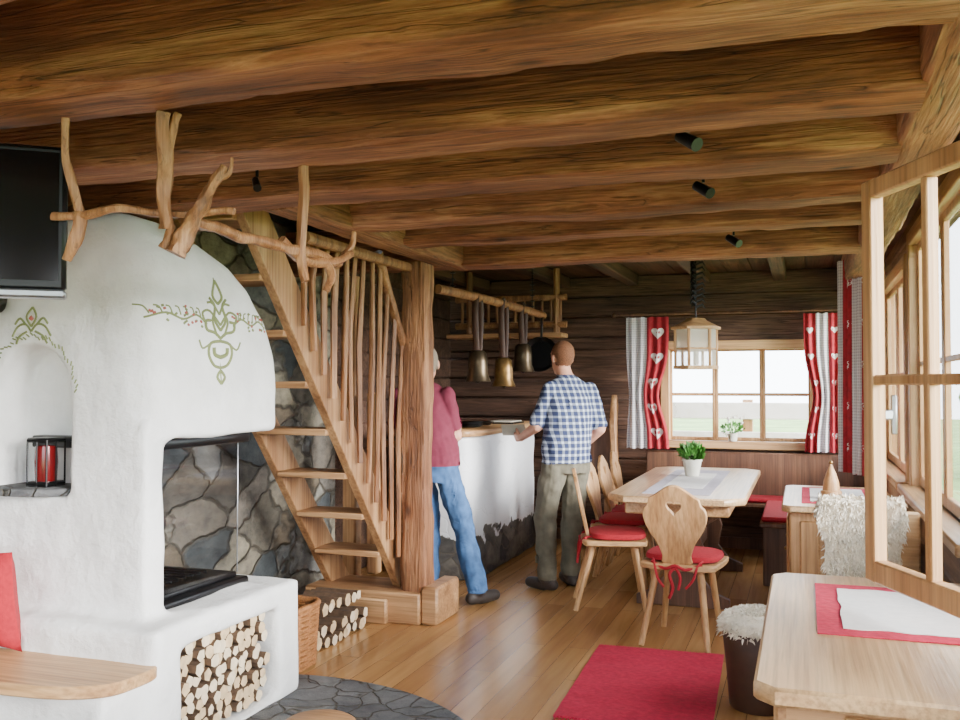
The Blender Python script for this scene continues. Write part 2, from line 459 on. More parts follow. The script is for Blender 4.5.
# ------------------------------------------------------------------ room shell
XL, XR, YB, ZC = -3.3, 0.62, 8.6, 2.47
b = B('floor'); b.box((-4.2, -2.6, -0.12), (0.95, 9.0, 0.0), M_floor, 0); b.done()
backwin = (-1.17, 0.06, 0.95, 1.78)
b = B('wall_back'); boards(b, 0, YB, 0.22, -3.4, 0.9, 0, 2.75, [backwin], 0.19, M_back, 0.03); b.done()
rw = [(-2.0, 0.9, 0.85, 2.36), (1.2, 3.3, 0.85, 2.36), (4.0, 6.1, 0.85, 2.3), (6.4, 8.3, 0.85, 2.2)]
b = B('wall_right'); boards(b, 1, XR, 0.09, -2.4, 8.6, 0, 2.75, rw, 0.19, M_right, 0.01); b.done()
b = B('wall_left')
b.box((XL-0.3, -2.4, 0), (XL, 6.2, 4.6), M_stone, 0)
boards(b, 1, XL-0.25, 0.25, 6.2, 8.6, 0, 2.75, [], 0.19, M_back, 0.0)
b.done()
b = B('wall_front'); boards(b, 0, -2.6, 0.2, -3.5, 0.86, 0, 2.75, [(-2.9, 0.4, 0.5, 2.35)], 0.19, M_right, 0.0); b.done()
b = B('ceiling')
x = -3.5
while x < 0.9:
    w = 0.22
    x1 = min(x+w, 0.9)
    if x1 <= -2.02:
        b.box((x, -2.4, ZC), (x1-0.003, 3.42, ZC+0.05), M_ceil, 0.006)
        b.box((x, 5.6, ZC), (x1-0.003, 8.8, ZC+0.05), M_ceil, 0.006)
    else:
        b.box((x, -2.4, ZC), (x1-0.003, 8.8, ZC+0.05), M_ceil, 0.006)
    x = x1
b.box((-3.6, -2.5, ZC+0.05), (0.95, 3.42, ZC+0.12), M_ceil, 0)
b.box((-3.6, 5.6, ZC+0.05), (0.95, 8.9, ZC+0.12), M_ceil, 0)
b.box((-2.06, 3.42, ZC+0.05), (0.95, 5.6, ZC+0.12), M_ceil, 0)
b.box((-3.4, 2.2, 4.3), (0, 7.0, 4.4), M_ceil, 0)
b.box((-3.4, 2.1, ZC+0.1), (0, 2.2, 4.4), M_ceil, 0)
b.box((-3.4, 7.0, ZC+0.1), (0, 7.1, 4.4), M_ceil, 0)
b.box((0, 2.1, ZC+0.1), (0.1, 7.1, 4.4), M_ceil, 0)
b.done()
for i, (yb, x0, x1, zb, w, h) in enumerate([(1.42, -3.3, 0.3, 2.2, .25, .28), (2.13, -3.3, 0.3, 2.2, .26, .28), (2.79, -3.3, 0.3, 2.19, .25, .28),
      (3.46, -3.3, 0.3, 2.195, .25, .28), (4.17, -2.1, 0.3, 2.2, .24, .28), (4.80, -2.1, 0.3, 2.21, .22, .28), (5.72, -3.3, 0.3, 2.2, .24, .28)]):
    b = B('ceiling_beam'); b.hewn((x0, yb-w/2, zb+h/2), (x1, yb-w/2, zb+h/2), w, h, M_beam, 0.014, 140); b.done(50)
b = B('ceiling_beam_plate'); b.hewn((0.37, -2.4, 2.34), (0.37, 8.6, 2.34), 0.17, 0.27, M_beamY, 0.008, 120); b.done(60)
b = B('stair_header_beam'); b.hewn((-2.11, 3.44, 2.33), (-2.11, 5.66, 2.33), 0.18, 0.27, M_beamY, 0.01, 50)
b.done(60)
b = B('ceiling_joist')
for xx in (-3.0, -2.2, -1.55, -0.9, -0.25): b.box((xx, 5.76, 2.37), (xx+0.11, 8.6, 2.47), M_ceil, 0.01)
b.done()
b = B('baseboard_back'); b.box((-3.3, YB-0.025, 0), (0.62, YB, 0.1), M_brownZ, 0.005); b.done()
# ------------------------------------------------------------------ windows
def sash(b, P, u0, u1, z0, z1, nc, nr, mat, w=0.055, t=0.045, mw=0.028, gl=M_glass):
    def bx(ua, ub, za, zb, tt): b.box((ua, -tt/2, za), (ub, tt/2, zb), mat, 0.005, P)
    bx(u0, u0+w, z0, z1, t); bx(u1-w, u1, z0, z1, t)
    bx(u0+w, u1-w, z0, z0+w*1.2, t); bx(u0+w, u1-w, z1-w, z1, t)
    for i in range(1, nc):
        u = u0+w+(u1-u0-2*w)*i/nc; bx(u-mw/2, u+mw/2, z0+w, z1-w, t*0.8)
    for i in range(1, nr):
        z = z0+w+(z1-z0-2*w)*i/nr; bx(u0+w, u1-w, z-mw/2, z+mw/2, t*0.8)
    b.raw([(u0+w, 0, z0+w), (u1-w, 0, z0+w), (u1-w, 0, z1-w), (u0+w, 0, z1-w)], [(0, 1, 2, 3)], gl, P)
def PX(y): M = Matrix.Identity(4); M.translation = (0, y, 0); return M
def PY(x): M = Matrix.Rotation(math.pi/2, 4, 'Z'); M.translation = (x, 0, 0); return M
b = B('window_1')
x0, x1, z0, z1 = backwin
for (a, c, d, e) in [(x0-.07, x0+.01, z0-.06, z1+.07), (x1-.01, x1+.07, z0-.06, z1+.07)]: b.box((a, YB-.03, d), (c, YB+.1, e), M_pineZ, .006)
b.box((x0-.07, YB-.031, z1-.01), (x1+.07, YB+.1, z1+.07), M_pineX, .006)
b.box((x0-.1, YB-.08, z0-.07), (x1+.1, YB+.12, z0), M_pineX, .008)
for k in range(3): sash(b, PX(YB+.08), x0+(x1-x0)*k/3, x0+(x1-x0)*(k+1)/3, z0, z1, 1, 2, M_pineZ, .026)
b.done()
for k, (u0, u1, z0, z1) in enumerate(rw):
    b = B('window_%d' % (k+2))
    for (a, c, d, e) in [(u0-.07, u0+.015, z0-.06, z1+.07), (u1-.015, u1+.07, z0-.06, z1+.07)]: b.box((XR-.025, a, d), (XR+.09, c, e), M_pineZ, .006)
    b.box((XR-.024, u0, z1-.015), (XR+.09, u1, z1+.07), M_pineY, .006)
    b.box((XR-.09, u0-.1, z0-.05), (XR+.09, u1+.1, z0), M_pineY, .008)
    m = (u0+u1)/2
    if k != 1:
        sash(b, PY(XR+.04), u0, m, z0, z1, 1 if k > 1 else 2, 2, M_pineZ, .05, .03); sash(b, PY(XR+.04), m, u1, z0, z1, 1 if k > 1 else 2, 2, M_pineZ, .05, .03)
    else:
        sash(b, PY(XR+.04), u0, 2.2, z0, z1, 3, 2, M_pineZ, .05, .03)
        b.box((XR, 2.19, z0), (XR+.08, 2.25, z1), M_pineZ, .005)
    b.done()
b = B('window_casement_open')
free = V((0.19, 3.08)); hinge = V((0.575, 2.205)); d = hinge-free
M = Matrix.Rotation(math.atan2(d.y, d.x), 4, 'Z'); M.translation = (free.x, free.y, 0)
sash(b, M, 0, d.length, 0.86, 2.07, 3, 2, M_pineZ, 0.055, 0.045, 0.03, M_cglass)
b.bar(M @ V((0.02, 0.03, 1.36)), M @ V((0.02, 0.06, 1.36)), .02, .03, M_silver)
b.bar(M @ V((0.02, 0.065, 1.30)), M @ V((0.02, 0.065, 1.42)), .018, .018, M_silver)
b.done()
b = B('meadow_ground'); b.box((-60, -60, -1.3), (60, 80, -1.2), M_grass, 0); b.done()
b = B('balcony_railing')
for zz in (0.5, 0.8, 1.1): b.box((-2.4, 9.9, zz), (1.2, 9.94, zz+.17), M_outside, .005)
for xx in (-2.3, -0.6, 1.1): b.box((xx, 9.94, -1.2), (xx+.1, 10.04, 1.3), M_pineZ, .005)
b.done()
for (cx, cy, s) in [(5.5, 30, 2.2)]:
    b = B('garden_tree')
    b.cyl((cx, cy, -1.25), (cx, cy, 0.6), .16, .1, M_bark)
    for i in range(14):
        a = V((R.gauss(0, .35), R.gauss(0, .35), R.gauss(0, .3)))*s
        b.ball(V((cx, cy, .8))+a, s*.35, M_green, 2, (1, 1, .8))
    b.done()

# ------------------------------------------------------------------ stove / fireplace
def lowbox(lo, hi):
    tb = bmesh.new(); bmesh.ops.create_cube(tb, size=1.0); lo = V(lo); hi = V(hi); c = (lo+hi)/2; d = hi-lo
    for v in tb.verts: v.co = V((v.co.x*d.x, v.co.y*d.y, v.co.z*d.z))+c
    return tb
def ob_from(tb, name='t'):
    me = bpy.data.meshes.new(name); tb.to_mesh(me); tb.free(); ob = bpy.data.objects.new(name, me); scene.collection.objects.link(ob); return ob
def evalmesh(ob):
    dg = bpy.context.evaluated_depsgraph_get(); return bpy.data.meshes.new_from_object(ob.evaluated_get(dg))
def difference(tb, cutters):
    ob = ob_from(tb); cs = [ob_from(c) for c in cutters]
    for c in cs:
        m = ob.modifiers.new('b', 'BOOLEAN'); m.operation = 'DIFFERENCE'; m.object = c; m.solver = 'EXACT'
    me = evalmesh(ob); r = bmesh.new(); r.from_mesh(me)
    for o in [ob]+cs: bpy.data.objects.remove(o)
    return r
def loft(rings):
    tb = bmesh.new(); rr = [[tb.verts.new(p) for p in ring] for ring in rings]; n = len(rr[0])
    for i in range(len(rr)-1):
        for k in range(n): tb.faces.new((rr[i][k], rr[i][(k+1) % n], rr[i+1][(k+1) % n], rr[i+1][k]))
    tb.faces.new(rr[0][::-1]); tb.faces.new(rr[-1]); bmesh.ops.recalc_face_normals(tb, faces=tb.faces[:]); return tb
def remesh(parts, voxel, smooth_it, fac=0.5):
    bm = bmesh.new()
    for p in parts:
        me = bpy.data.meshes.new('t'); p.to_mesh(me); p.free(); bm.from_mesh(me); bpy.data.meshes.remove(me)
    bmesh.ops.triangulate(bm, faces=[f for f in bm.faces if len(f.verts) > 4])
    ob = ob_from(bm)
    m = ob.modifiers.new('r', 'REMESH'); m.mode = 'VOXEL'; m.voxel_size = voxel
    if smooth_it:
        m = ob.modifiers.new('s', 'SMOOTH'); m.factor = fac; m.iterations = smooth_it
    me = evalmesh(ob); bpy.data.objects.remove(ob); return me

arch = [(-3.19, 1.0), (-2.8, 1.0), (-2.8, 1.42)]+[(-2.995+0.195*math.cos(a), 1.42+0.2*math.sin(a)) for a in [math.pi*i/12 for i in range(1, 12)]]+[(-3.19, 1.42)]
def archcut(): return loft([[(p[0], 2.85, p[1]) for p in arch], [(p[0], 3.2, p[1]) for p in arch]])
col = difference(lowbox((-3.285, 3.0, 0), (-2.75, 3.34, 1.75)), [archcut()])
cutn = lowbox((-2.75, 3.04, 0.03), (-2.1, 3.74, 0.43))
hearth = difference(lowbox((-3.285, 2.88, 0), (-2.27, 3.94, 0.535)), [cutn])
def sup(cx, cy, z, hx, hy, n=36, e=0.62):
    out = []
    for k in range(n):
        a = 2*math.pi*k/n; ca, sa = math.cos(a), math.sin(a)
        out.append((cx+math.copysign(abs(ca)**e, ca)*hx, cy+math.copysign(abs(sa)**e, sa)*hy, z))
    return out
dome = loft([sup(-2.83, 3.49, 1.23, .455, .49, e=.3), sup(-2.83, 3.49, 1.45, .455, .49, e=.3), sup(-2.83, 3.485, 1.6, .452, .485, e=.33), sup(-2.83, 3.465, 1.75, .445, .462, e=.4),
             sup(-2.83, 3.42, 1.88, .425, .41, e=.5), sup(-2.83, 3.36, 1.98, .4, .345, e=.55), sup(-2.84, 3.28, 2.07, .35, .26), sup(-2.85, 3.22, 2.13, .28, .18), sup(-2.86, 3.19, 2.17, .17, .09)])
dome = difference(dome, [archcut()])
parts = [col, hearth, dome, lowbox((-2.8, 3.0, 0), (-2.42, 3.12, 1.3)), lowbox((-3.285, 2.64, 0), (-2.3, 3.02, 0.36))]
me = remesh(parts, 0.018, 6)
for v in me.vertices:
    q = v.co
    if q.x > -3.26: v.co = q+v.normal*(noise.noise(q*3.2)*0.014+noise.noise(q*9)*0.004)
st = bmesh.new(); st.from_mesh(me); bvh = BVHTree.FromBMesh(st); st.free()
b = B('plaster_fireplace'); b.addme(me, M_plaster)
def paint(pts, r, mat, face):
    out = []
    for p in pts:
        if face == 'X': h = bvh.ray_cast(V((-1.0, p[0], p[1])), V((-1, 0, 0)))
        else: h = bvh.ray_cast(V((p[0], 2.0, p[1])), V((0, 1, 0)))
        if h[0] is not None: out.append(h[0])
    if len(out) > 1: b.tube(out, r, mat, 6)
cy, cz = 3.42, 1.685
def mir(pts, r, mat):
    for sg in (1, -1): paint([(cy+sg*p[0]*1.3, cz+p[1]*1.15) for p in catmull([(x, y, 0) for x, y in pts], 4)], r*1.15, mat, 'X')
paint([(cy, cz-.23), (cy, cz+.23)], .004, M_paintg, 'X')
mir([(0, -.14), (.035, -.13), (.06, -.09), (.05, -.05), (.0, -.04)], .006, M_paintg)
mir([(0, -.10), (.03, -.09), (.035, -.065)], .008, M_paintg)
mir([(0, -.03), (.03, -.01), (.07, 0), (.075, .03), (.05, .035)], .006, M_paintg)
mir([(0, .0), (.03, .04), (.02, .09), (.045, .12)], .006, M_paintg)
mir([(0, .1), (.025, .13), (.0, .19)], .006, M_paintg)
mir([(.0, -.2), (.02, -.175), (.0, -.15)], .006, M_paintg)
mir([(.07, .02), (.12, .05), (.18, .03), (.24, .05), (.29, .03)], .004, M_paintg)
mir([(.05, -.05), (.09, -.07), (.11, -.04)], .004, M_paintg)
mir([(.0, .02), (.05, .07), (.09, .06), (.08, .03)], .005, M_paintg)
mir([(.0, .06), (.03, .1), (.06, .1)], .005, M_paintg)
mir([(.02, -.02), (.04, .03), (.03, .06)], .005, M_paintg)
for k in range(7):
    a = .1+k*.03; mir([(a, .045), (a+.008, .07), (a+.02, .075)], .003, M_paintg)
for i in range(56):
    sg = 1 if i % 2 else -1; u = R.uniform(.08, .38); w = .045+R.uniform(-.035, .04)
    paint([(cy+sg*u, cz+w), (cy+sg*u+.009, cz+w+R.uniform(-.009, .009))], .0055, M_paintr if R.random() < .3 else M_paintg, 'X')
for i in range(40):
    an = math.pi*i/39; rr = .225+.008*math.sin(i*1.4)
    paint([(-2.995+rr*math.cos(an), 1.42+rr*math.sin(an)), (-2.995+(rr+.012)*math.cos(an+.06), 1.42+(rr+.012)*math.sin(an+.06))], .0035, M_paintg, 'Y')
for sg in (1, -1):
    for pts in ([(0, .0), (.03, .03), (.07, .02), (.1, -.02)], [(0, .02), (.025, .06), (.0, .1)], [(.02, .0), (.06, -.02), (.08, -.05)], [(.03, .03), (.06, .055), (.085, .03)]):
        paint([(-2.995+sg*p.x, 1.67+p.y) for p in catmull([(x, y, 0) for x, y in pts], 4)], .005, M_paintg, 'Y')
paint([(-3.0, 1.72), (-2.99, 1.73)], .01, M_paintr, 'Y')
b.plate([[(q.x, q.y) for q in catmull([(-3.2, 2.95, 0), (-3.0, 2.93, 0), (-2.86, 2.98, 0), (-2.8, 3.08, 0), (-2.86, 3.19, 0), (-3.2, 3.19, 0)], 4, True)]], .03, M_slate, Matrix.Translation((0, 0, 1.015)))
b.box((-3.12, 3.14, .525), (-2.46, 3.78, .56), M_black, .008)
b.box((-3.08, 3.17, .56), (-2.5, 3.74, .585), M_black, .006)
b.box((-3.12, 3.13, 1.185), (-2.46, 3.78, 1.235), M_black, .006)
b.raw([(-2.5, 3.14, .585), (-2.5, 3.74, .585), (-2.5, 3.74, 1.19), (-2.5, 3.14, 1.19)], [(0, 1, 2, 3)], M_fglass)
b.raw([(-3.1, 3.74, .585), (-2.5, 3.74, .585), (-2.5, 3.74, 1.19), (-3.1, 3.74, 1.19)], [(0, 1, 2, 3)], M_fglass)
b.bar((-2.5, 3.74, .58), (-2.5, 3.74, 1.19), .006, .006, M_silver)
for k in range(9): b.bar((-3.0, 3.22+k*.05, .6), (-2.58, 3.22+k*.05, .6), .012, .012, M_black)
b.done(50)
def log(b, p0, p1, r, e):
    seg = R.choice([5, 6, 7, 9]); ph = R.uniform(0, 6)
    d = (V(p1)-V(p0)).normalized(); a = d.orthogonal().normalized(); c = d.cross(a)
    rad = [r*R.uniform(.8, 1.1) for _ in range(seg)]
    vs = [V(p)+a*math.cos(ph+6.283*k/seg)*rad[k]+c*math.sin(ph+6.283*k/seg)*rad[k] for p in (p0, p1) for k in range(seg)]
    fs = [(k, (k+1) % seg, seg+(k+1) % seg, seg+k) for k in range(seg)]+[tuple(range(seg))[::-1], tuple(range(seg, 2*seg))]
    b.raw(vs, fs, M_bark, None, e)
def stack(b, y0, y1, z0, z1, xe, L, step, mats):
    z = z0+step*.5; row = 0
    while z < z1:
        y = y0+step*(.5 if row % 2 else .9)*.9
        while y < y1-step*.3:
            o = R.uniform(-.02, .02); q = (y+R.uniform(-.006, .006), z+R.uniform(-.005, .005))
            log(b, (xe-L+o, q[0], q[1]), (xe+o, q[0], q[1]), step*R.uniform(.42, .56), R.choice(mats)); y += step
        z += step*.88; row += 1
b = B('firewood_in_hearth'); stack(b, 3.05, 3.72, .035, .42, -2.32, .3, .056, [M_logend, M_logend2]); b.done(30)
b = B('firewood_pile'); stack(b, 4.48, 5.14, .0, .15, -2.5, .3, .068, [M_logend, M_logend2, M_logend]); stack(b, 4.56, 5.08, .17, .26, -2.52, .28, .068, [M_logend, M_logend2]); b.done(30)
b = B('bench_fireside')
sh = catmull([(-3.28, 2.54, 0), (-2.85, 2.54, 0), (-2.48, 2.56, 0), (-2.3, 2.64, 0), (-2.26, 2.76, 0), (-2.28, 2.9, 0), (-2.45, 2.97, 0), (-3.28, 2.99, 0)], 5, True)
b.plate([[(max(q.x, -3.29), min(q.y, 2.99)) for q in sh]], .045, M_pineX, Matrix.Translation((0, 0, .388)), .006); b.done()
def cushion(b, c, w, h, t, mat, M=I4):
    for sgn in (1, -1):
        def fn(u, v):
            x = (u-.5)*2; y = (v-.5)*2; e = max(0, (1-x**4)*(1-y**4))**.5
            return M @ (V((x*w/2*(1-.07*(1-y*y)), sgn*t/2*e, y*h/2*(1-.07*(1-x*x)))))+V(c)
        b.grid(fn, 14, 14, mat)
b = B('red_cushion'); cushion(b, (-3.08, 2.83, .61), .40, .40, .13, M_red, Matrix.Rotation(math.radians(8), 4, 'X')); b.done()
b = B('candle_lantern')
cx, cy, cz = -2.98, 3.07, 1.032
b.box((cx-.055, cy-.055, cz), (cx+.055, cy+.055, cz+.02), M_black); b.box((cx-.055, cy-.055, cz+.18), (cx+.055, cy+.055, cz+.2), M_black)
for i in (-1, 1):
    for j in (-1, 1): b.cyl((cx+i*.05, cy+j*.05, cz), (cx+i*.05, cy+j*.05, cz+.19), .004, .004, M_black, 6)
b.cyl((cx, cy-.052, cz), (cx, cy-.052, cz+.19), .003, .003, M_black, 6); b.cyl((cx+.052, cy, cz), (cx+.052, cy, cz+.19), .003, .003, M_black, 6)
b.lathe([(.001, .02), (.042, .02), (.046, .1), (.042, .165), (.034, .165), (.001, .05)], (cx, cy, cz), M_redglass); b.done()
b = B('television')
d = V((-.78, -.62, 0)).normalized(); M = Matrix.Rotation(math.atan2(d.y, d.x), 4, 'Z'); M.translation = (-2.03, 2.16, 0)
b.box((0, -.03, 1.72), (.9, .03, 2.14), M_black, .012, M); b.box((.02, .028, 1.75), (.88, .034, 2.12), M_screen, 0, M)
b.box((0, -.031, 1.70), (.9, .036, 1.725), M_silver, .006, M)
b.box((.4, -.09, 1.85), (.5, -.03, 2.0), M_black, .005, M)
b.cyl(M @ V((.45, -.07, 1.9)), M @ V((.45, -.07, 2.46)), .018, .018, M_black); b.done()
b = B('branch_drying_rack')
def br(pts, r0, r1, n=5):
    p = catmull(pts, n); b.tube([q+V((noise.noise(q*9), noise.noise(q*9+V((5, 0, 0))), noise.noise(q*9+V((0, 7, 0)))))*.016 for q in p], [r0+(r1-r0)*i/(len(p)-1) for i in range(len(p))], M_branch, 10, .45)
br([(-1.66, 2.12, 2.205), (-1.672, 2.13, 2.1), (-1.68, 2.15, 2.0), (-1.69, 2.165, 1.9)], .019, .023)
br([(-1.64, 2.15, 2.205), (-1.655, 2.14, 2.14), (-1.672, 2.13, 2.07)], .011, .014)
br([(-1.964, 2.068, 2.205), (-1.975, 2.08, 2.1), (-1.95, 2.1, 2.0), (-1.953, 2.125, 1.94)], .010, .014)
br([(-1.953, 2.125, 1.95), (-1.96, 2.12, 1.88), (-1.985, 2.114, 1.81)], .022, .014)
br([(-2.03, 2.1, 1.93), (-1.88, 2.13, 1.945), (-1.79, 2.149, 1.94), (-1.646, 2.2, 1.937), (-1.52, 2.243, 1.937)], .013, .01)
br([(-1.652, 2.177, 1.825), (-1.635, 2.18, 1.87), (-1.607, 2.193, 1.925), (-1.57, 2.2, 1.99), (-1.536, 2.217, 2.07)], .03, .012)
br([(-1.70, 2.17, 1.84), (-1.68, 2.17, 1.9), (-1.70, 2.16, 1.95)], .016, .01)
br([(-1.66, 2.2, 1.925), (-1.638, 2.3, 1.915), (-1.63, 2.555, 1.91), (-1.61, 2.8, 1.905), (-1.60, 3.04, 1.90)], .015, .018)
br([(-1.59, 2.76, 2.2), (-1.60, 2.765, 2.05), (-1.60, 2.76, 1.90), (-1.59, 2.77, 1.80)], .017, .014)
br([(-1.64, 2.68, 1.93), (-1.6, 2.85, 1.87), (-1.56, 3.05, 1.93)], .02, .012)
br([(-1.6, 2.9, 1.9), (-1.58, 2.93, 1.84), (-1.60, 2.96, 1.79)], .02, .012)
br([(-1.60, 3.0, 1.9), (-1.57, 3.06, 1.96), (-1.56, 3.08, 2.02)], .014, .008)
br([(-1.55, 2.21, 2.03), (-1.52, 2.22, 2.05), (-1.515, 2.22, 2.09)], .008, .004)
b.done()
b = B('slate_floor_pad'); b.lathe([(1.13, 0.001), (1.13, .010), (1.12, .014), (.001, .014)], (-2.2, 3.0, 0), M_slate, 64)
b.done()
b = B('round_stool')
b.lathe([(.001, .34), (.10, .34), (.118, .352), (.118, .372), (.105, .38), (.001, .38)], (-1.47, 2.66, 0), M_stairX, 32)
for k in range(3):
    a = k*2.094+.4; b.cyl((-1.47+.07*math.cos(a), 2.66+.07*math.sin(a), .35), (-1.47+.12*math.cos(a), 2.66+.12*math.sin(a), .014), .016, .013, M_pineZ)
b.done()
b = B('wicker_basket')
c = (-2.53, 4.22)
for k in range(22):
    z = .015+k*.0145; g = 1+.12*k/22
    pts = [V((c[0]+p[0]*g, c[1]+p[1]*g, z+.003*math.sin(i*1.57+k*3.14))) for i, p in enumerate(sup(0, 0, 0, .125, .14, 40, .5))]
    b.tube(pts+[pts[0]], .009 if k < 21 else .015, M_wicker, 6, cap=False)
for i, (p, q) in enumerate(zip(sup(0, 0, 0, .125, .14, 20, .5), sup(0, 0, 0, .14, .157, 20, .5))):
    b.cyl((c[0]+p[0], c[1]+p[1], 0.004), (c[0]+q[0], c[1]+q[1], .325), .007, .007, M_wicker, 6)
b.box((c[0]-.11, c[1]-.12, .006), (c[0]+.11, c[1]+.12, .02), M_wicker)
for k in range(6): log(b, (c[0]+.05, c[1]-.09+k*.035, .03), (c[0]-.02+R.uniform(-.04, .04), c[1]-.09+k*.035, .31), .028, M_logend2)
b.done(60)

# ------------------------------------------------------------------ stairs
b = B('staircase')
XS0, XS1 = -2.9, -2.42
def sy(z): return 5.27-(z-.44)*.22/.257
for xs in (XS0, XS1+.0):
    zt = 2.42
    b.bar((xs, sy(.10), .10), (xs, sy(zt), zt), .05, .19, M_stairZ, up=(0, 1, 0))
for k in range(8):
    z = .44+.257*k; y = sy(z)
    b.box((XS0+.02, y-.13, z-.035), (XS1-.02, y+.12, z), M_stairX, .006)
b.box((-2.98, 5.2, 0), (-2.2, 5.6, .19), M_stairX, .01); b.box((-2.2, 5.22, 0), (-2.09, 5.6, .23), M_stairX, .014)
b.box((-2.96, 5.16, 0), (-2.4, 5.2, .15), M_stairX, .01)
b.box((-2.95, 5.64, 0), (-2.85, 5.74, 2.19), M_stairZ, .01); b.box((-2.75, 5.6, .2), (-2.67, 5.68, 1.4), M_stairZ, .01)
b.tube(catmull([(-2.34, 5.34, 1.60), (-2.345, 5.12, 1.92), (-2.34, 4.9, 2.22)], 5), .03, M_branch, 10, .25)
b.tube([(-2.3, 4.0, 2.175), (-2.3, 5.3, 2.175)], .03, M_branch, 10, .25)
y = 4.1
while y < 5.28:
    zb = .44+(5.27-y)*.257/.22+.06
    zt = min(2.21, 1.6+(5.34-y)*1.41)
    if zt-zb > .08:
        j = R.uniform(-.015, .015)
        b.tube([(-2.36, y, zb-.12), (-2.36+j, y+j, (zb+zt)/2), (-2.34, y, zt)], [.015, .019, .014], M_branch, 8, .45)
    y += .105
b.done()
b = B('timber_post')
b.hewn((-2.27, 5.34, 0), (-2.27, 5.34, 2.21), .165, .165, M_postZ, .024, 70); b.done(60)

# ------------------------------------------------------------------ bar and kitchen
b = B('bar_counter')
prt = loft([sup(-2.64, 7.42, z, .32+g, .94+g, 48, .3) for z, g in ((0, .02), (.3, .0), (.7, 0), (1.07, .0))])
me = remesh([prt], .03, 4)
for v in me.vertices: v.co += v.normal*noise.noise(v.co*4)*.012
b.addme(me, M_bar)
b.plate([[(p[0], p[1]) for p in sup(-2.64, 7.42, 0, .36, .98, 48, .3)]], .05, M_pineY, Matrix.Translation((0, 0, 1.09)), .01)
b.done(60)
b = B('stack_of_plates')
for k in range(3): b.lathe([(.001, 0), (.06, 0), (.1, .012), (.1, .016), (.001, .008)], (-2.5, 6.95, 1.116+k*.014), M_black, 24)
b.lathe([(.001, 0), (.05, 0), (.08, .03), (.076, .03), (.001, .01)], (-2.52, 7.35, 1.116), M_black, 24)
b.done()
b = B('serving_tray'); b.box((-2.6, 7.6, 1.116), (-2.35, 7.95, 1.13), M_black, .004); b.box((-2.58, 7.62, 1.13), (-2.37, 7.93, 1.14), M_paper, .002); b.done()
b = B('kitchen_rack')
for z in (1.98, 2.22): b.tube([(-2.98, 7.9, z), (-1.95, 7.9, z)], .03, M_branch, 8, .2)
for k in range(12): b.cyl((-2.92+k*.083, 7.9, 1.96), (-2.92+k*.083, 7.9, 2.24), .014, .014, M_branch, 8)
for xx in (-2.85, -2.04): b.cyl((xx, 7.9, 1.9), (xx, 7.9, 2.47), .03, .03, M_branch, 8)
b.box((-3.0, 7.7, 1.86), (-1.95, 7.95, 1.9), M_stairX, .006)
b.done()
b = B('wall_cabinet'); b.box((-3.28, 6.9, 0), (-3.04, 8.5, .95), M_brownZ, .01); b.box((-3.29, 6.88, .95), (-3.02, 8.52, 1.0), M_pineY, .01)
b.done()
b = B('hanging_pole'); b.tube([(-2.30, 5.75, 2.09), (-2.2, 6.4, 2.08), (-2.1, 7.2, 2.05), (-2.08, 7.6, 2.04)], .032, M_branch, 10, .2)
for (x, y, z) in [(-2.27, 5.95, 2.09), (-2.09, 7.3, 2.05)]:
    for k in range(9): b.lathe([(.018, -.004), (.022, 0), (.018, .004)], (x, y, z+.04+k*.045), M_black, 8)
    b.cyl((x, y, z+.02), (x, y, 2.47), .004, .004, M_black, 6)
b.done()
def bell(x, y, ztop, s, mat=M_brass):
    b = B('cowbell')
    zp = 2.06
    for sg in (-1, 1): b.tube([(x, y+sg*.035, zp+.03), (x, y+sg*.06, zp-.06), (x, y+sg*.055, (zp+ztop)/2), (x, y+sg*.03, ztop+.0)], .011, M_leather, 8, flat=2.2)
    b.tube([(x, y-.035, zp+.03), (x, y, zp+.045), (x, y+.035, zp+.03)], .012, M_leather, 8)
    b.lathe([(.001, 0), (.05, -.005), (.072, -.03), (.08, -.1), (.082, -.19), (.105, -.25), (.10, -.25), (.078, -.19), (.001, -.03)], (0, 0, 0), mat, 28, 1, .8, Matrix.Translation((x, y, ztop)) @ Matrix.Scale(s, 4))
    b.ball((x, y, ztop-.24*s), .025*s, M_black); b.done()
bell(-2.21, 6.3, 1.70, .9, M_bronze); bell(-2.15, 6.72, 1.66, .88); bell(-2.11, 7.1, 1.78, .9, M_bronze)
b = B('frying_pan')
Mx = Matrix.Translation((-2.07, 7.5, 1.70)) @ Matrix.Rotation(math.radians(80), 4, 'X')
b.lathe([(.001, 0), (.12, 0), (.15, .04), (.145, .04), (.115, .008), (.001, .008)], (0, 0, 0), M_black, 32, M=Mx)
b.bar((-2.07, 7.5, 1.81), (-2.07, 7.52, 2.06), .02, .01, M_black); b.done()
for (x, y, s) in [(-.33, 2.9, 1), (-.36, 3.65, 1), (-.34, 5.0, 1), (-1.93, 3.0, .7)]:
    b = B('ceiling_spotlight')
    b.cyl((x, y, 2.47), (x, y, 2.23), .006, .006, M_black, 8); b.cyl((x-.03*s, y+.02, 2.225), (x+.03*s, y-.03, 2.18), .018*s, .022*s, M_black, 16); b.done()
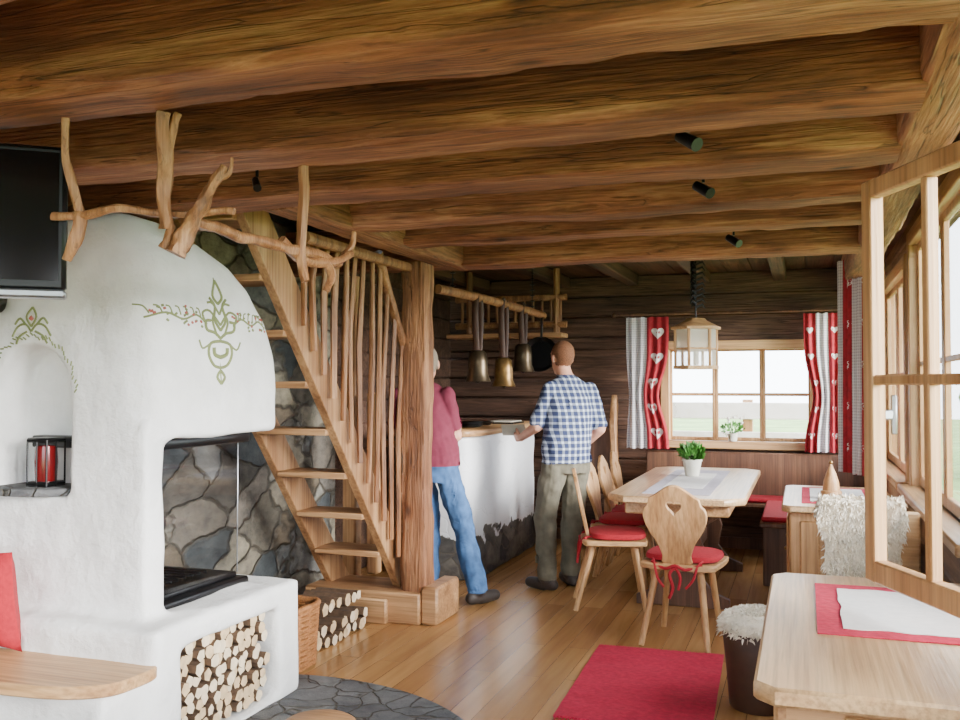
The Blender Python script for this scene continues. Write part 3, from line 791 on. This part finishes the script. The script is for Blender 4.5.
# ------------------------------------------------------------------ rug, tables
def cutrect(x0, y0, x1, y1, c): return [(x0+c, y0), (x1-c, y0), (x1, y0+c), (x1, y1-c), (x1-c, y1), (x0+c, y1), (x0, y1-c), (x0, y0+c)]
b = B('woven_rug')
Mr = Matrix.Translation((-.73, 4.56, 0)) @ Matrix.Rotation(math.radians(2), 4, 'Z')
b.grid(lambda u, v: Mr @ V(((u-.5)*.67, (v-.5)*1.16, .012+.004*noise.noise(V((u*6, v*9, 0))))), 30, 50, M_rug, .009)
for k in range(40):
    for e in (-1, 1):
        x = (k/39-.5)*.65; b.cyl(Mr @ V((x, e*.575, .008)), Mr @ V((x+R.uniform(-.008, .008), e*.61, .005)), .004, .002, M_rug, 5)
b.done()
def farm_table(name, x0, y0, x1, y1, z, c, drawer):
    b = B(name)
    b.plate([cutrect(x0, y0, x1, y1, c)], .045, M_table, Matrix.Translation((0, 0, z-.0225)), .008)
    i = .05
    for (a, d) in (((x0+i, y0+i), (x1-i, y0+i+.03)), ((x0+i, y1-i-.03), (x1-i, y1-i))): b.box((a[0], a[1], z-.17), (d[0], d[1], z-.045), M_pineX, .006)
    for (a, d) in (((x0+i, y0+i), (x0+i+.03, y1-i)), ((x1-i-.03, y0+i), (x1-i, y1-i))): b.box((a[0], a[1], z-.17), (d[0], d[1], z-.045), M_pineY, .006)
    if drawer: b.box((x0+.2, y0+i-.012, z-.155), (x1-.2, y0+i, z-.06), M_pineX, .006)
    for xx in (x0+i+.03, x1-i-.03):
        for yy in (y0+i+.04, y1-i-.04):
            b.box((xx-.035, yy-.035, z-.2), (xx+.035, yy+.035, z-.04), M_pineZ, .006)
            b.lathe([(.034, z-.2), (.026, z-.26), (.034, z-.32), (.03, .3), (.022, .05), (.03, .03), (.03, 0)], (xx, yy, 0), M_pineZ, 18)
    for xx in (x0+i+.03, x1-i-.03): b.box((xx-.02, y0+.12, .12), (xx+.02, y1-.12, .17), M_pineY, .006)
    b.done()
farm_table('side_table', -.12, 2.27, .57, 3.68, .75, .05, True)
b = B('table_runner')
b.grid(lambda u, v: V((.03+u*.52, 2.8+v*.70, .7535+.001*noise.noise(V((u*5, v*5, 2))))), 20, 20, M_rug, .0025)
b.grid(lambda u, v: V((.10+u*.38+.012*noise.noise(V((0, v*5, 1))), 2.87+v*.55+.015*noise.noise(V((u*5, 0, 4))), .7565)), 16, 16, M_white, .002)
b.done()
b = B('cabinet_table')
b.plate([cutrect(-.13, 5.7, .52, 6.9, .05)], .04, M_table, Matrix.Translation((0, 0, .73)), .008)
b.box((-.09, 5.75, .05), (.48, 6.85, .71), M_pineZ, .01)
for (y0, y1) in ((5.79, 6.28), (6.32, 6.81)): b.box((-.105, y0, .12), (-.09, y1, .66), M_pineZ, .01); b.ball((-.115, y1-.06, .42), .014, M_brass)
b.box((-.03, 5.735, .12), (.42, 5.75, .66), M_pineZ, .01)
b.box((-.1, 5.74, 0), (.49, 6.86, .06), M_brownZ, .006)
b.done()
b = B('red_table_cloth'); b.grid(lambda u, v: V((-.02+u*.42, 5.85+v*.9, .754)), 6, 6, M_rug, .003); b.grid(lambda u, v: V((.03+u*.32, 5.93+v*.74, .757)), 6, 6, M_white, .002); b.done()
b = B('straw_tree_figurine')
b.lathe([(.035, 0), (.065, .012), (.06, .05), (.05, .055), (.045, .1), (.045, .105), (.03, .15), (.03, .155), (.014, .19), (.001, .22)], (.15, 6.05, .758), M_pineZ, 16); b.ball((.15, 6.05, .98), .012, M_brass); b.done()
b = B('dining_table')
x0, y0, x1, y1, z = -1.19, 5.79, -.34, 8.0, .76
b.plate([cutrect(x0, y0, x1, y1, .12)], .045, M_table, Matrix.Translation((0, 0, z-.0225)), .008)
b.box((x0+.1, y0+.15, z-.13), (x1-.1, y1-.15, z-.045), M_pineY, .01)
for yy in (6.25, 7.55):
    prof = [(-.3, 0), (.3, 0), (.3, .06), (.2, .1), (.12, .2), (.15, .35), (.1, .5), (.26, .6), (.3, .64), (-.3, .64), (-.26, .6), (-.1, .5), (-.15, .35), (-.12, .2), (-.2, .1), (-.3, .06)]
    M = Matrix.Translation((-.765, yy, 0)) @ Matrix.Rotation(math.pi/2, 4, 'X'); b.plate([prof], .06, M_brownZ, M, .006)
b.box((-.8, 6.2, .24), (-.73, 7.6, .34), M_brownZ, .008)
b.done()
b = B('dining_table_runner'); b.grid(lambda u, v: V((-.98+u*.42, 5.95+v*1.75, .7635)), 6, 10, M_lilac, .003)
b.grid(lambda u, v: V((-.9+u*.26, 6.3+v*1.1, .7665)), 6, 10, M_white, .002); b.done()
def leaves(b, c, r, n, size, h=1.0):
    vs = []; fs = []
    for i in range(n):
        d = V((R.gauss(0, 1), R.gauss(0, 1), R.gauss(0, 1))).normalized(); p = V(c)+V((d.x*r, d.y*r, d.z*r*h))*R.uniform(.5, 1)
        a = d.cross(V((R.random(), R.random(), R.random()))).normalized(); t = (d*.6+V((0, 0, .5))+a*.3).normalized(); w = t.cross(a).normalized()
        s = size*R.uniform(.6, 1.2); k = len(vs)
        vs += [p, p+t*s*.5+w*s*.3, p+t*s, p+t*s*.5-w*s*.3]; fs.append((k, k+1, k+2, k+3))
    b.raw(vs, fs, M_green)
b = B('potted_basil'); c = (-.80, 7.15)
b.lathe([(.001, 0), (.05, 0), (.07, .11), (.075, .11), (.075, .125), (.066, .125), (.06, .1), (.001, .1)], (c[0], c[1], .768), M_pot)
for k in range(9): b.cyl((c[0], c[1], .86), (c[0]+R.uniform(-.06, .06), c[1]+R.uniform(-.06, .06), .98), .003, .002, M_green, 5)
leaves(b, (c[0], c[1], .94), .085, 420, .045, .65); b.done()
b = B('windowsill_plant'); c = (-.6, 8.53)
b.lathe([(.001, 0), (.035, 0), (.045, .07), (.001, .07)], (c[0], c[1], .952), M_pot)
for k in range(8): b.cyl((c[0], c[1], 1.0), (c[0]+R.uniform(-.1, .1), c[1]+R.uniform(-.03, .03), 1.12), .003, .002, M_green, 5)
leaves(b, (c[0], c[1], 1.06), .1, 100, .04, .5)
for k in range(6): b.ball((c[0]+R.uniform(-.09, .09), c[1]+R.uniform(-.04, .02), 1.12+R.uniform(-.03, .05)), .012, M_white)
b.done()

# chairs
back_half = [(.075, 0), (.08, .05), (.105, .12), (.155, .2), (.178, .27), (.172, .32), (.15, .345), (.14, .38), (.11, .40), (.075, .425), (.035, .45)]
outline = [(x, z, 0) for x, z in back_half]+[(0, .458, 0)]+[(-x, z, 0) for x, z in back_half[::-1]]
outline = [(q.x, q.y) for q in catmull(outline, 3, True)]
heart = []; hunit = []
for i in range(28):
    t = 2*math.pi*i/28
    hx_, hy_ = 16*math.sin(t)**3, 13*math.cos(t)-5*math.cos(2*t)-2*math.cos(3*t)-math.cos(4*t)
    heart.append((.0026*hx_, .335+.0028*hy_)); hunit.append((hx_/16, hy_/16))
def chair(x, y, ang, cushion_on=True):
    b = B('dining_chair'); b.M = Matrix.Translation((x, y, 0)) @ Matrix.Rotation(ang, 4, 'Z')
    b.plate([[(q.x, q.y) for q in catmull([(-.17, -.2, 0), (.17, -.2, 0), (.215, -.1, 0), (.22, .15, 0), (.17, .21, 0), (-.17, .21, 0), (-.22, .15, 0), (-.215, -.1, 0)], 4, True)]], .032, M_pineX, Matrix.Translation((0, 0, .435)), .006)
    for sx in (-1, 1):
        b.tube([(sx*.12, .13, .43), (sx*.17, .2, 0)], [.022, .016], M_pineZ, 10)
        b.tube([(sx*.12, -.13, .43), (sx*.185, -.25, 0)], [.022, .016], M_pineZ, 10)
        b.box((sx*.12-.03, -.18, .405), (sx*.12+.03, .18, .42), M_pineY, .004)
    M = Matrix.Translation((0, -.165, .45)) @ Matrix.Rotation(math.radians(90+12), 4, 'X')
    b.plate([outline, heart], .024, M_pineZ, M, .004)
    if cushion_on:
        prof = sup(0, 0, 0, .205, .18, 32, .6)
        b.add(loft([[V((p[0]*f, p[1]*f+.025, z)) for p in prof] for f, z in ((.9, .452), (1.02, .462), (1.03, .475), (1.0, .49), (.88, .498))]), M_red)
        for sx in (-1, 1):
            b.tube(catmull([(sx*.14, -.15, .47), (sx*.12, -.2, .45), (sx*.1, -.22, .38), (sx*.06, -.23, .33)], 4), .007, M_red, 6)
        b.tube(catmull([(.14, -.18, .46), (.06, -.215, .43), (0, -.22, .45), (-.06, -.215, .43), (-.14, -.18, .46)], 4), .009, M_red, 6)
        b.tube(catmull([(.0, -.215, .44), (.03, -.225, .39), (.02, -.23, .32)], 4), .009, M_red, 6)
        b.tube(catmull([(.0, -.215, .44), (-.03, -.225, .4), (-.01, -.23, .33), (-.03, -.235, .27)], 4), .009, M_red, 6)
    b.done()
chair(-.66, 5.46, math.radians(-6))
chair(-1.2, 6.12, math.radians(-90+14))
chair(-1.26, 6.78, math.radians(-90), True); chair(-1.26, 7.25, math.radians(-90), True); chair(-1.26, 7.72, math.radians(-88), True)
b = B('corner_bench')
b.box((-1.35, 8.12, .42), (.52, 8.5, .46), M_brownZ, .01); b.box((-1.35, 8.44, .46), (.52, 8.5, .86), M_brownZ, .01)
b.box((.12, 7.0, .42), (.52, 8.12, .46), M_brownZ, .01)
for xx in (-1.25, -.3, .4): b.box((xx, 8.15, 0), (xx+.05, 8.45, .42), M_brownZ, .008)
b.box((.16, 7.05, 0), (.5, 7.1, .42), M_brownZ, .008)
b.box((-1.2, 8.14, .462), (.48, 8.43, .5), M_red, .015); b.box((.14, 7.05, .462), (.5, 8.12, .5), M_red, .015)
b.done()
b = B('bench')
b.box((-.31, 6.95, .43), (-.02, 8.05, .47), M_brownZ, .01); b.box((-.3, 6.97, .47), (-.03, 8.03, .505), M_red, .014)
for yy in (7.05, 7.9): b.box((-.29, yy, 0), (-.04, yy+.04, .43), M_brownZ, .006)
b.done()
b = B('carved_settle')
pr = [(0, 0), (.42, 0), (.42, .45), (.3, .5), (.14, .6), (.12, .9), (.17, 1.08), (.12, 1.26), (.05, 1.36), (-.02, 1.28), (.03, 1.1), (0, .9)]
for xx in (-2.02, -1.64):
    M = Matrix.Translation((xx, 8.5, 0)) @ Matrix(((0, 0, 1, 0), (-1, 0, 0, 0), (0, 1, 0, 0), (0, 0, 0, 1))); b.plate([pr], .05, M_stairZ, M, .006)
b.box((-2.0, 8.12, .42), (-1.66, 8.48, .45), M_brownZ, .006); b.box((-2.0, 8.44, .5), (-1.66, 8.47, 1.05), M_brownZ, .006); b.done()
# ------------------------------------------------------------------ fur
def fur(b, fn, n, L, mat=M_fur, hw=.005):
    vs = []; fs = []
    for i in range(n):
        p, nr = fn(); nr = V(nr).normalized()
        t = (nr+V((R.gauss(0, .5), R.gauss(0, .5), R.gauss(0, .5)-.3))).normalized(); w = t.cross(V((R.gauss(0, 1), R.gauss(0, 1), R.gauss(0, 1)))).normalized()*hw
        l = L*R.uniform(.6, 1.3); e = p+t*l+V((0, 0, -l*.25)); m = p+t*l*.5; k = len(vs)
        vs += [p-w, p+w, m+w*.8, m-w*.8, e]; fs += [(k, k+1, k+2, k+3), (k+3, k+2, k+4)]
    b.raw(vs, fs, mat)
b = B('fur_topped_stool'); c = (-.2, 4.42)
b.lathe([(.13, 0), (.135, .01), (.15, .2), (.165, .34), (.15, .37), (.001, .37)], (c[0], c[1], 0), M_leather, 28)
b.lathe([(.15, .33), (.175, .36), (.17, .4), (.12, .425), (.001, .43)], (c[0], c[1], 0), M_fur, 28)
def fs():
    a = R.uniform(0, 6.283); q = math.sqrt(R.random()); z = .43-.05*q**3
    return V((c[0]+math.cos(a)*.175*q, c[1]+math.sin(a)*.175*q, z-(R.random()*.05 if q > .95 else 0))), (math.cos(a)*q, math.sin(a)*q, 1-q*.8)
fur(b, fs, 7000, .022); b.done(60)
b = B('window_bench')
b.box((.06, 4.55, .42), (.52, 4.95, .46), M_pineX, .01)
b.box((.06, 4.9, .46), (.52, 4.94, .84), M_pineX, .01)
for xx in (.08, .45): b.box((xx, 4.58, 0), (xx+.05, 4.63, .42), M_pineZ, .006); b.box((xx, 4.88, 0), (xx+.05, 4.94, .42), M_pineZ, .006)
b.done()
b = B('sheepskin')
def drape(u, v):
    s = v*1.15
    w = .22*(1-.25*abs(math.sin(v*3.3)))*(1+.2*noise.noise(V((0, v*7, u*2))))
    x = .26+(u-.5)*2*w
    if s < .12: return V((x, 4.97-s*.3, .80+s*.8))
    if s < .54: return V((x, 4.885-(s-.12)*.05, .895-(s-.12)*.95))
    return V((x, 4.86-(s-.54)*.62, .5-.16*max(0, (s-.95))))
b.grid(drape, 14, 26, M_fur, .012)
def fd():
    u, v = R.random(), R.random(); p = drape(u, v); du = drape(min(1, u+.01), v)-drape(max(0, u-.01), v); dv = drape(u, min(1, v+.01))-drape(u, max(0, v-.01))
    n = du.cross(dv)
    if n.length < 1e-9: n = V((0, -1, .3))
    if n.y > 0 and abs(n.y) > abs(n.z): n = -n
    if n.z < 0 and abs(n.z) > abs(n.y): n = -n
    return p, n
fur(b, fd, 14000, .03); b.done(60)

# ------------------------------------------------------------------ curtains
def curtain(name, p0, p1, zt, zb, mats, folds, amp, tie=None):
    b = B(name); p0 = V(p0); p1 = V(p1); n = p1-p0; pr = V((-n.y, n.x)).normalized(); k = len(mats)
    def at(t, v, off=0.0):
        sq = 1-.3*math.exp(-((v-.6)/.2)**2) if tie is not None else 1.0
        tt = (t-tie)*sq+tie if tie is not None else t
        q = p0+n*tt+pr*(math.sin(t*folds*6.283+.6*noise.noise(V((t*4, v*2, 0))))*amp*(.55+.6*v)-off)
        return V((q.x, q.y, zt+(zb-zt)*v+.01*noise.noise(V((t*9, 0, 3)))))
    for i, m in enumerate(mats):
        a0, a1 = i/k, (i+1)/k
        b.grid(lambda u, v: at(a0+(a1-a0)*u, v), 40, 20, m, .003)
        if m is M_curtr:      # appliqued white hearts following the folds of the cloth
            for j in range(5):
                tc_, vc = (a0+a1)/2, .12+j*.19; hw = (a1-a0)*.3; hv = hw*n.length/abs(zt-zb)
                pts = [at(tc_+x*hw, vc-y*hv, .006) for x, y in hunit]
                ctr = at(tc_, vc, .006); mid = [at(tc_+x*hw*.5, vc-y*hv*.5, .006) for x, y in hunit]; N = len(pts)
                b.raw([ctr]+mid+pts, [(0, 1+q, 1+(q+1) % N) for q in range(N)]+[(1+q, 1+N+q, 1+N+(q+1) % N, 1+(q+1) % N) for q in range(N)], M_white)
    b.done(80)
curtain('curtain', (-1.52, 8.40), (-1.14, 8.40), 2.06, .88, [M_curtg, M_curtr], 5, .02, .2)
curtain('curtain', (.0, 8.40), (.30, 8.40), 2.06, .88, [M_curtr, M_curtg, M_curtr], 5, .02, .8)
curtain('curtain', (.24, 7.35), (.44, 6.9), 2.36, .82, [M_curtg, M_curtr, M_curtg, M_curtr], 7, .026)
b = B('curtain_rod'); b.cyl((-1.62, 8.40, 2.085), (.4, 8.40, 2.085), .012, .012, M_brownZ); b.ball((-1.63, 8.40, 2.085), .025, M_brownZ); b.ball((.41, 8.40, 2.085), .025, M_brownZ)
for xx in (-1.56, .34): b.cyl((xx, 8.40, 2.085), (xx, 8.6, 2.085), .01, .01, M_brownZ, 8)
b.done()

# ------------------------------------------------------------------ hanging lantern
m, nt, p, o = newmat('frosted_pane'); p.inputs['Base Color'].default_value = lin((240, 234, 218)); p.inputs['Roughness'].default_value = .35
p.inputs['Alpha'].default_value = .4; M_milk = m
b = B('hanging_lantern'); b.M = Matrix.Translation((-.74, 6.9, 1.565))
r0 = .165; h = .37; n6 = 6
hexa = lambda rr, z, ph=.3: [V((rr*math.cos(ph+k*math.pi/3), rr*math.sin(ph+k*math.pi/3), z)) for k in range(n6)]
b.add(loft([hexa(r0, 0), hexa(r0, .025)]), M_pineX)
b.add(loft([hexa(r0*1.1, h*.78), hexa(r0*1.1, h*.83)]), M_pineX)
b.add(loft([hexa(r0*1.06, h*.83), hexa(r0*.5, h*.95), hexa(r0*.4, h)]), M_pineX)
A, Bt, Mi = hexa(r0*.9, .025), hexa(r0*.9, h*.78), hexa(r0*.9, h*.4)
for k in range(6):
    b.bar(A[k], Bt[k], .02, .02, M_pineZ, up=(1, 0, 0)); b.bar(Mi[k], Mi[(k+1) % 6], .012, .012, M_pineX)
    b.raw([A[k], A[(k+1) % 6], Bt[(k+1) % 6], Bt[k]], [(0, 1, 2, 3)], M_milk)
b.cyl((0, 0, .03), (0, 0, .13), .02, .02, M_white)
b.cyl((0, 0, h), (0, 0, 2.47-1.565), .006, .006, M_black, 6)
for k in range(34):
    z = .45+k*.013; a = k*2.1
    b.tube([(0, 0, z), (.05*math.cos(a), .05*math.sin(a), z+.02), (.07*math.cos(a), .07*math.sin(a), z-.01)], [.009, .01, .003], M_black, 6)
b.done()
# ------------------------------------------------------------------ people
def person(name, base, fdir, J, shirt, trou, shoe, hairm, skin, sleeve=.75, hem=.92, heavy=1.0):
    f = V((fdir[0], fdir[1], 0)).normalized(); r = V((f.y, -f.x, 0))
    def L(p): return V((base[0], base[1], 0))+r*p[0]+f*p[1]+V((0, 0, p[2]))
    parts = []; skinseg = []
    def sph(c, rad, sc=(1, 1, 1)):
        tb = bmesh.new(); bmesh.ops.create_icosphere(tb, subdivisions=3, radius=1)
        for v in tb.verts: v.co = c+r*(v.co.x*rad*sc[0])+f*(v.co.y*rad*sc[1])+V((0, 0, v.co.z*rad*sc[2]))
        bmesh.ops.recalc_face_normals(tb, faces=tb.faces[:]); parts.append(tb)
    def cap(a, c, r0, r1, n=9):
        d = (c-a); ln = d.length; d.normalize(); u = d.orthogonal().normalized(); w = d.cross(u); rings = []
        def ring(ct, rad): return [ct+u*math.cos(6.2832*k/14)*rad+w*math.sin(6.2832*k/14)*rad for k in range(14)]
        for k in range(1, 4): an = math.pi/2*k/4; rings.append(ring(a-d*math.cos(an)*r0, math.sin(an)*r0))
        rings.append(ring(a, r0)); rings.append(ring(c, r1))
        for k in range(3, 0, -1): an = math.pi/2*k/4; rings.append(ring(c+d*math.cos(an)*r1, math.sin(an)*r1))
        parts.append(loft(rings))
    def ell(ctr, hw, hd): return [ctr+r*math.cos(6.2832*k/28)*hw+f*math.sin(6.2832*k/28)*hd for k in range(28)]
    pel, che, nek, hed = J['pelvis'], J['chest'], J['neck'], J['head']
    P, C, N, H = L(pel), L(che), L(nek), L(hed); h = heavy
    zz = lambda t: P.lerp(C, t)
    parts.append(loft([ell(P+V((0, 0, hem-pel[2])), .18*h, .132*h), ell(P+V((0, 0, .05)), .178*h, .137*h), ell(zz(.45), .174*h, .14*h), ell(zz(.8), .184*h, .134*h), ell(C, .188, .126), ell(C.lerp(N, .4), .176, .105), ell(C.lerp(N, .7), .13, .085), ell(C.lerp(N, .88), .08, .068), ell(N, .062, .06)]))
    parts.append(loft([ell(P+V((0, 0, -.14)), .145*h, .12*h), ell(P+V((0, 0, -.05)), .162*h, .126*h), ell(P+V((0, 0, .06)), .155*h, .118*h)]))
    cap(N-V((0, 0, .03)), H-V((0, 0, .06)), .06, .056)
    sph(H+V((0, 0, .015)), 1, (.077, .097, .105)); sph(H+f*.018-V((0, 0, .05)), 1, (.06, .075, .075)); sph(H+f*.06-V((0, 0, .1)), 1, (.03, .025, .025))
    sph(H-f*.012+V((0, 0, .03)), 1, (.081, .097, .1))
    sph(H+f*.1-V((0, 0, .012)), 1, (.012, .018, .026)); sph(H+f*.094-V((0, 0, .06)), 1, (.024, .01, .008)); sph(H+f*.085+V((0, 0, .035)), 1, (.05, .014, .012))
    for s in (-1, 1): sph(H+r*s*.081-f*.005-V((0, 0, .01)), 1, (.012, .02, .032))
    for s in 'LR':
        hp, kn, an, to = L(J['hip'+s]), L(J['knee'+s]), L(J['ank'+s]), L(J['toe'+s])
        cap(hp, kn, .092*h, .076*h); cap(kn, an+V((0, 0, .03)), .074*h, .068*h)
        cap(hp.lerp(kn, .3), kn, .088*h, .075*h)
        dd = (to-an); dd.z = 0; dd.normalize(); a0 = V((an.x, an.y, an.z-.035))
        cap(a0-dd*.05, a0+dd*.05, .04, .043); cap(a0+dd*.03-V((0, 0, .004)), a0+dd*.16-V((0, 0, .006)), .046, .038)
        cap(an+V((0, 0, .05)), a0, .045, .04)
    for s in 'LR':
        sh, el, wr = L(J['sh'+s]), L(J['el'+s]), L(J['wr'+s])
        cap(sh, sh.lerp(el, sleeve), .058, .06); cap(sh.lerp(el, .3), el, .046, .041); cap(el, wr, .042, .028)
        skinseg.append((sh.lerp(el, sleeve+.03), el, .048)); skinseg.append((el, wr, .045))
        hd = L(J['hand'+s])-wr; hd.normalize(); pn = V(J['palm'+s]); pn = (r*pn.x+f*pn.y+V((0, 0, pn.z))); lat = hd.cross(pn).normalized(); pn = lat.cross(hd).normalized()
        sgn = J['thumb'+s]; curl = J.get('curl'+s, .35)
        for q in (-1.2, -.4, .4, 1.2):
            cap(wr+lat*q*.012, wr+hd*.085+lat*q*.021, .016, .0125)
        for i, q in enumerate((-1.5, -.5, .5, 1.5)):
            ln = (.072, .08, .076, .06)[i] if sgn < 0 else (.06, .076, .08, .072)[i]
            p0 = wr+hd*.088+lat*q*.0205; dcur = hd.copy()
            for j, fr in enumerate((.45, .32, .23)):
                a2 = curl*(.6+.5*j); dcur = (dcur*math.cos(a2)+pn*math.sin(a2)).normalized(); p1 = p0+dcur*ln*fr*1.05
                cap(p0, p1, .0098-j*.0008, .0092-j*.0008); p0 = p1
        tb0 = wr+hd*.03+lat*sgn*.025; t1 = tb0+hd*.03+lat*sgn*.03+pn*.012; t2 = t1+hd*.032+pn*.014+lat*sgn*.004
        cap(tb0, t1, .014, .012); cap(t1, t2, .011, .009)
        skinseg.append((wr, wr+hd*.2, .07))
    me = remesh(parts, .0075, 2, .5)
    def sd(p, a, c):
        ab = c-a; t = max(0, min(1, (p-a).dot(ab)/ab.length_squared)); return (p-(a+ab*t)).length
    mats = [shirt, trou, shoe, hairm, skin]
    for v in me.vertices:
        q = v.co
        if .1 < q.z < N.z-.02:
            if not any(sd(q, a, c) < w for a, c, w in skinseg):
                v.co = q+v.normal*(noise.noise(V((q.x*11, q.y*11, q.z*7)))*.016+noise.noise(V((q.x*25, q.y*25, q.z*16)))*.007)
    for m in mats: me.materials.append(m)
    for p in me.polygons:
        q = V(p.center); k = 0
        if q.z > N.z and (q-(H-V((0, 0, .05)))).length < .26:
            rel = q-H; fc, sc, z = rel.dot(f), abs(rel.dot(r)), rel.z
            k = 4
            ear = sc > .083 and z < .03
            if not ear and ((z > .068 and fc < .07) or (fc < -.005 and z > -.06) or (fc < .03 and z > .0)): k = 3
        elif any(sd(q, a, c) < w for a, c, w in skinseg): k = 4
        elif q.z < .085: k = 2
        elif q.z < hem+.004: k = 1
        p.material_index = k
    b = B(name)
    for m in mats: b.mi(m)
    b.addme(me, None)
    for s in (-1, 1):
        e = H+f*.083+r*s*.03+V((0, 0, .008)); b.ball(e, .012, M_white, 2); b.ball(e+f*.009, .006, M_black, 2)
        b.bar(e+V((0, 0, .018))-r*.014+f*.008, e+V((0, 0, .018))+r*.014+f*.008, .004, .004, hairm)
    b.bar(H+f*.101-r*.02-V((0, 0, .06)), H+f*.101+r*.02-V((0, 0, .06)), .006, .004, M_lip)
    ob = b.done(80); return ob, L
M_skin = plain('skin', (208, 152, 126), .55, 0, .08, 20, .05); M_lip = plain('lips', (160, 92, 84), .5)
M_hair = plain('short_blond_hair', (112, 72, 46), .85, 0, .4, 160, .7); M_hair2 = plain('grey_hair', (140, 126, 110), .8, 0, .2, 120, .5)
M_maroon = plain('maroon_cotton', (112, 38, 58), .9, 0, .12, 30, .15); M_olive = plain('olive_cargo_cloth', (100, 95, 80), .9, 0, .2, 18, .2)
M_jeans = plain('blue_denim', (62, 96, 140), .9, 0, .35, 12, .2); M_shoe = plain('shoe_dark', (54, 46, 42), .6)
J2 = dict(pelvis=(0.06, 0, .96), chest=(.12, .05, 1.36), neck=(.115, .09, 1.525), head=(.11, .13, 1.65),
          hipL=(-.04, 0, .89), kneeL=(-.10, .04, .5), ankL=(-.13, -.04, .085), toeL=(-.19, .15, .03),
          hipR=(.15, 0, .89), kneeR=(.14, .05, .5), ankR=(.11, .02, .085), toeR=(.15, .18, .03),
          shL=(-.045, .06, 1.42), elL=(-.13, .1, 1.15), wrL=(-.13, .32, 1.06), handL=(-.12, .42, 1.06), palmL=(.9, .2, .3), thumbL=-1,
          shR=(.285, .04, 1.42), elR=(.32, -.05, 1.13), wrR=(.28, .14, .98), handR=(.25, .23, .94), palmR=(-.8, 0, -.4), thumbR=1)
ob, L2 = person('man_in_plaid_shirt', (-1.66, 6.5), (-.74, .68), J2, M_plaid, M_olive, M_shoe, M_hair, M_skin, .88, .89, 1.06)
J1 = dict(pelvis=(-.10, .02, .93), chest=(-.20, .10, 1.32), neck=(-.20, .14, 1.48), head=(-.185, .18, 1.60),
          hipL=(-.19, .02, .86), kneeL=(-.15, .12, .47), ankL=(-.14, .02, .085), toeL=(-.16, .2, .03),
          hipR=(-.01, .0, .86), kneeR=(.10, .04, .47), ankR=(.21, -.12, .085), toeR=(.33, .02, .03),
          shL=(-.37, .11, 1.38), elL=(-.42, .2, 1.13), wrL=(-.34, .38, 1.13), handL=(-.31, .48, 1.14), palmL=(0, 0, -1), thumbL=1,
          shR=(-.03, .09, 1.38), elR=(.035, .11, 1.1), wrR=(-.02, .31, 1.13), handR=(-.05, .4, 1.14), palmR=(0, 0, -1), thumbR=-1)
ob, L1 = person('man_in_maroon_shirt', (-2.28, 5.9), (-.2, .98), J1, M_maroon, M_jeans, M_shoe, M_hair2, M_skin, .75, .90)
b = B('brochure')
hp = L2((-.11, .39, 1.08))
M = Matrix.Translation(hp) @ Matrix.Rotation(math.radians(25), 4, 'Z') @ Matrix.Rotation(math.radians(35), 4, 'X')
b.box((-.12, -.01, -.002), (.06, .12, .002), M_paper, 0, M); b.done()
# ------------------------------------------------------------------ light, world, camera
w = bpy.data.worlds.new('World'); scene.world = w; w.use_nodes = True; nt = w.node_tree
bg = nt.nodes['Background']; bg.inputs[0].default_value = (.86, .93, 1.0, 1); bg.inputs[1].default_value = 12.0
sl = bpy.data.lights.new('sun', 'SUN'); sl.energy = 15.0; sl.angle = math.radians(24); sl.color = (1, .98, .94)
so = bpy.data.objects.new('sun', sl); scene.collection.objects.link(so)
so.rotation_euler = V((-1, .42, -.26)).to_track_quat('-Z', 'Y').to_euler()

cam = bpy.data.cameras.new('Camera'); cam.sensor_width = 36; cam.lens = 930/960*36; cam.clip_start = .05
co = bpy.data.objects.new('Camera', cam); scene.collection.objects.link(co)
co.location = (0, 0, 1.45); co.rotation_euler = (math.radians(90+1.54), 0, math.radians(19.2))
scene.camera = co
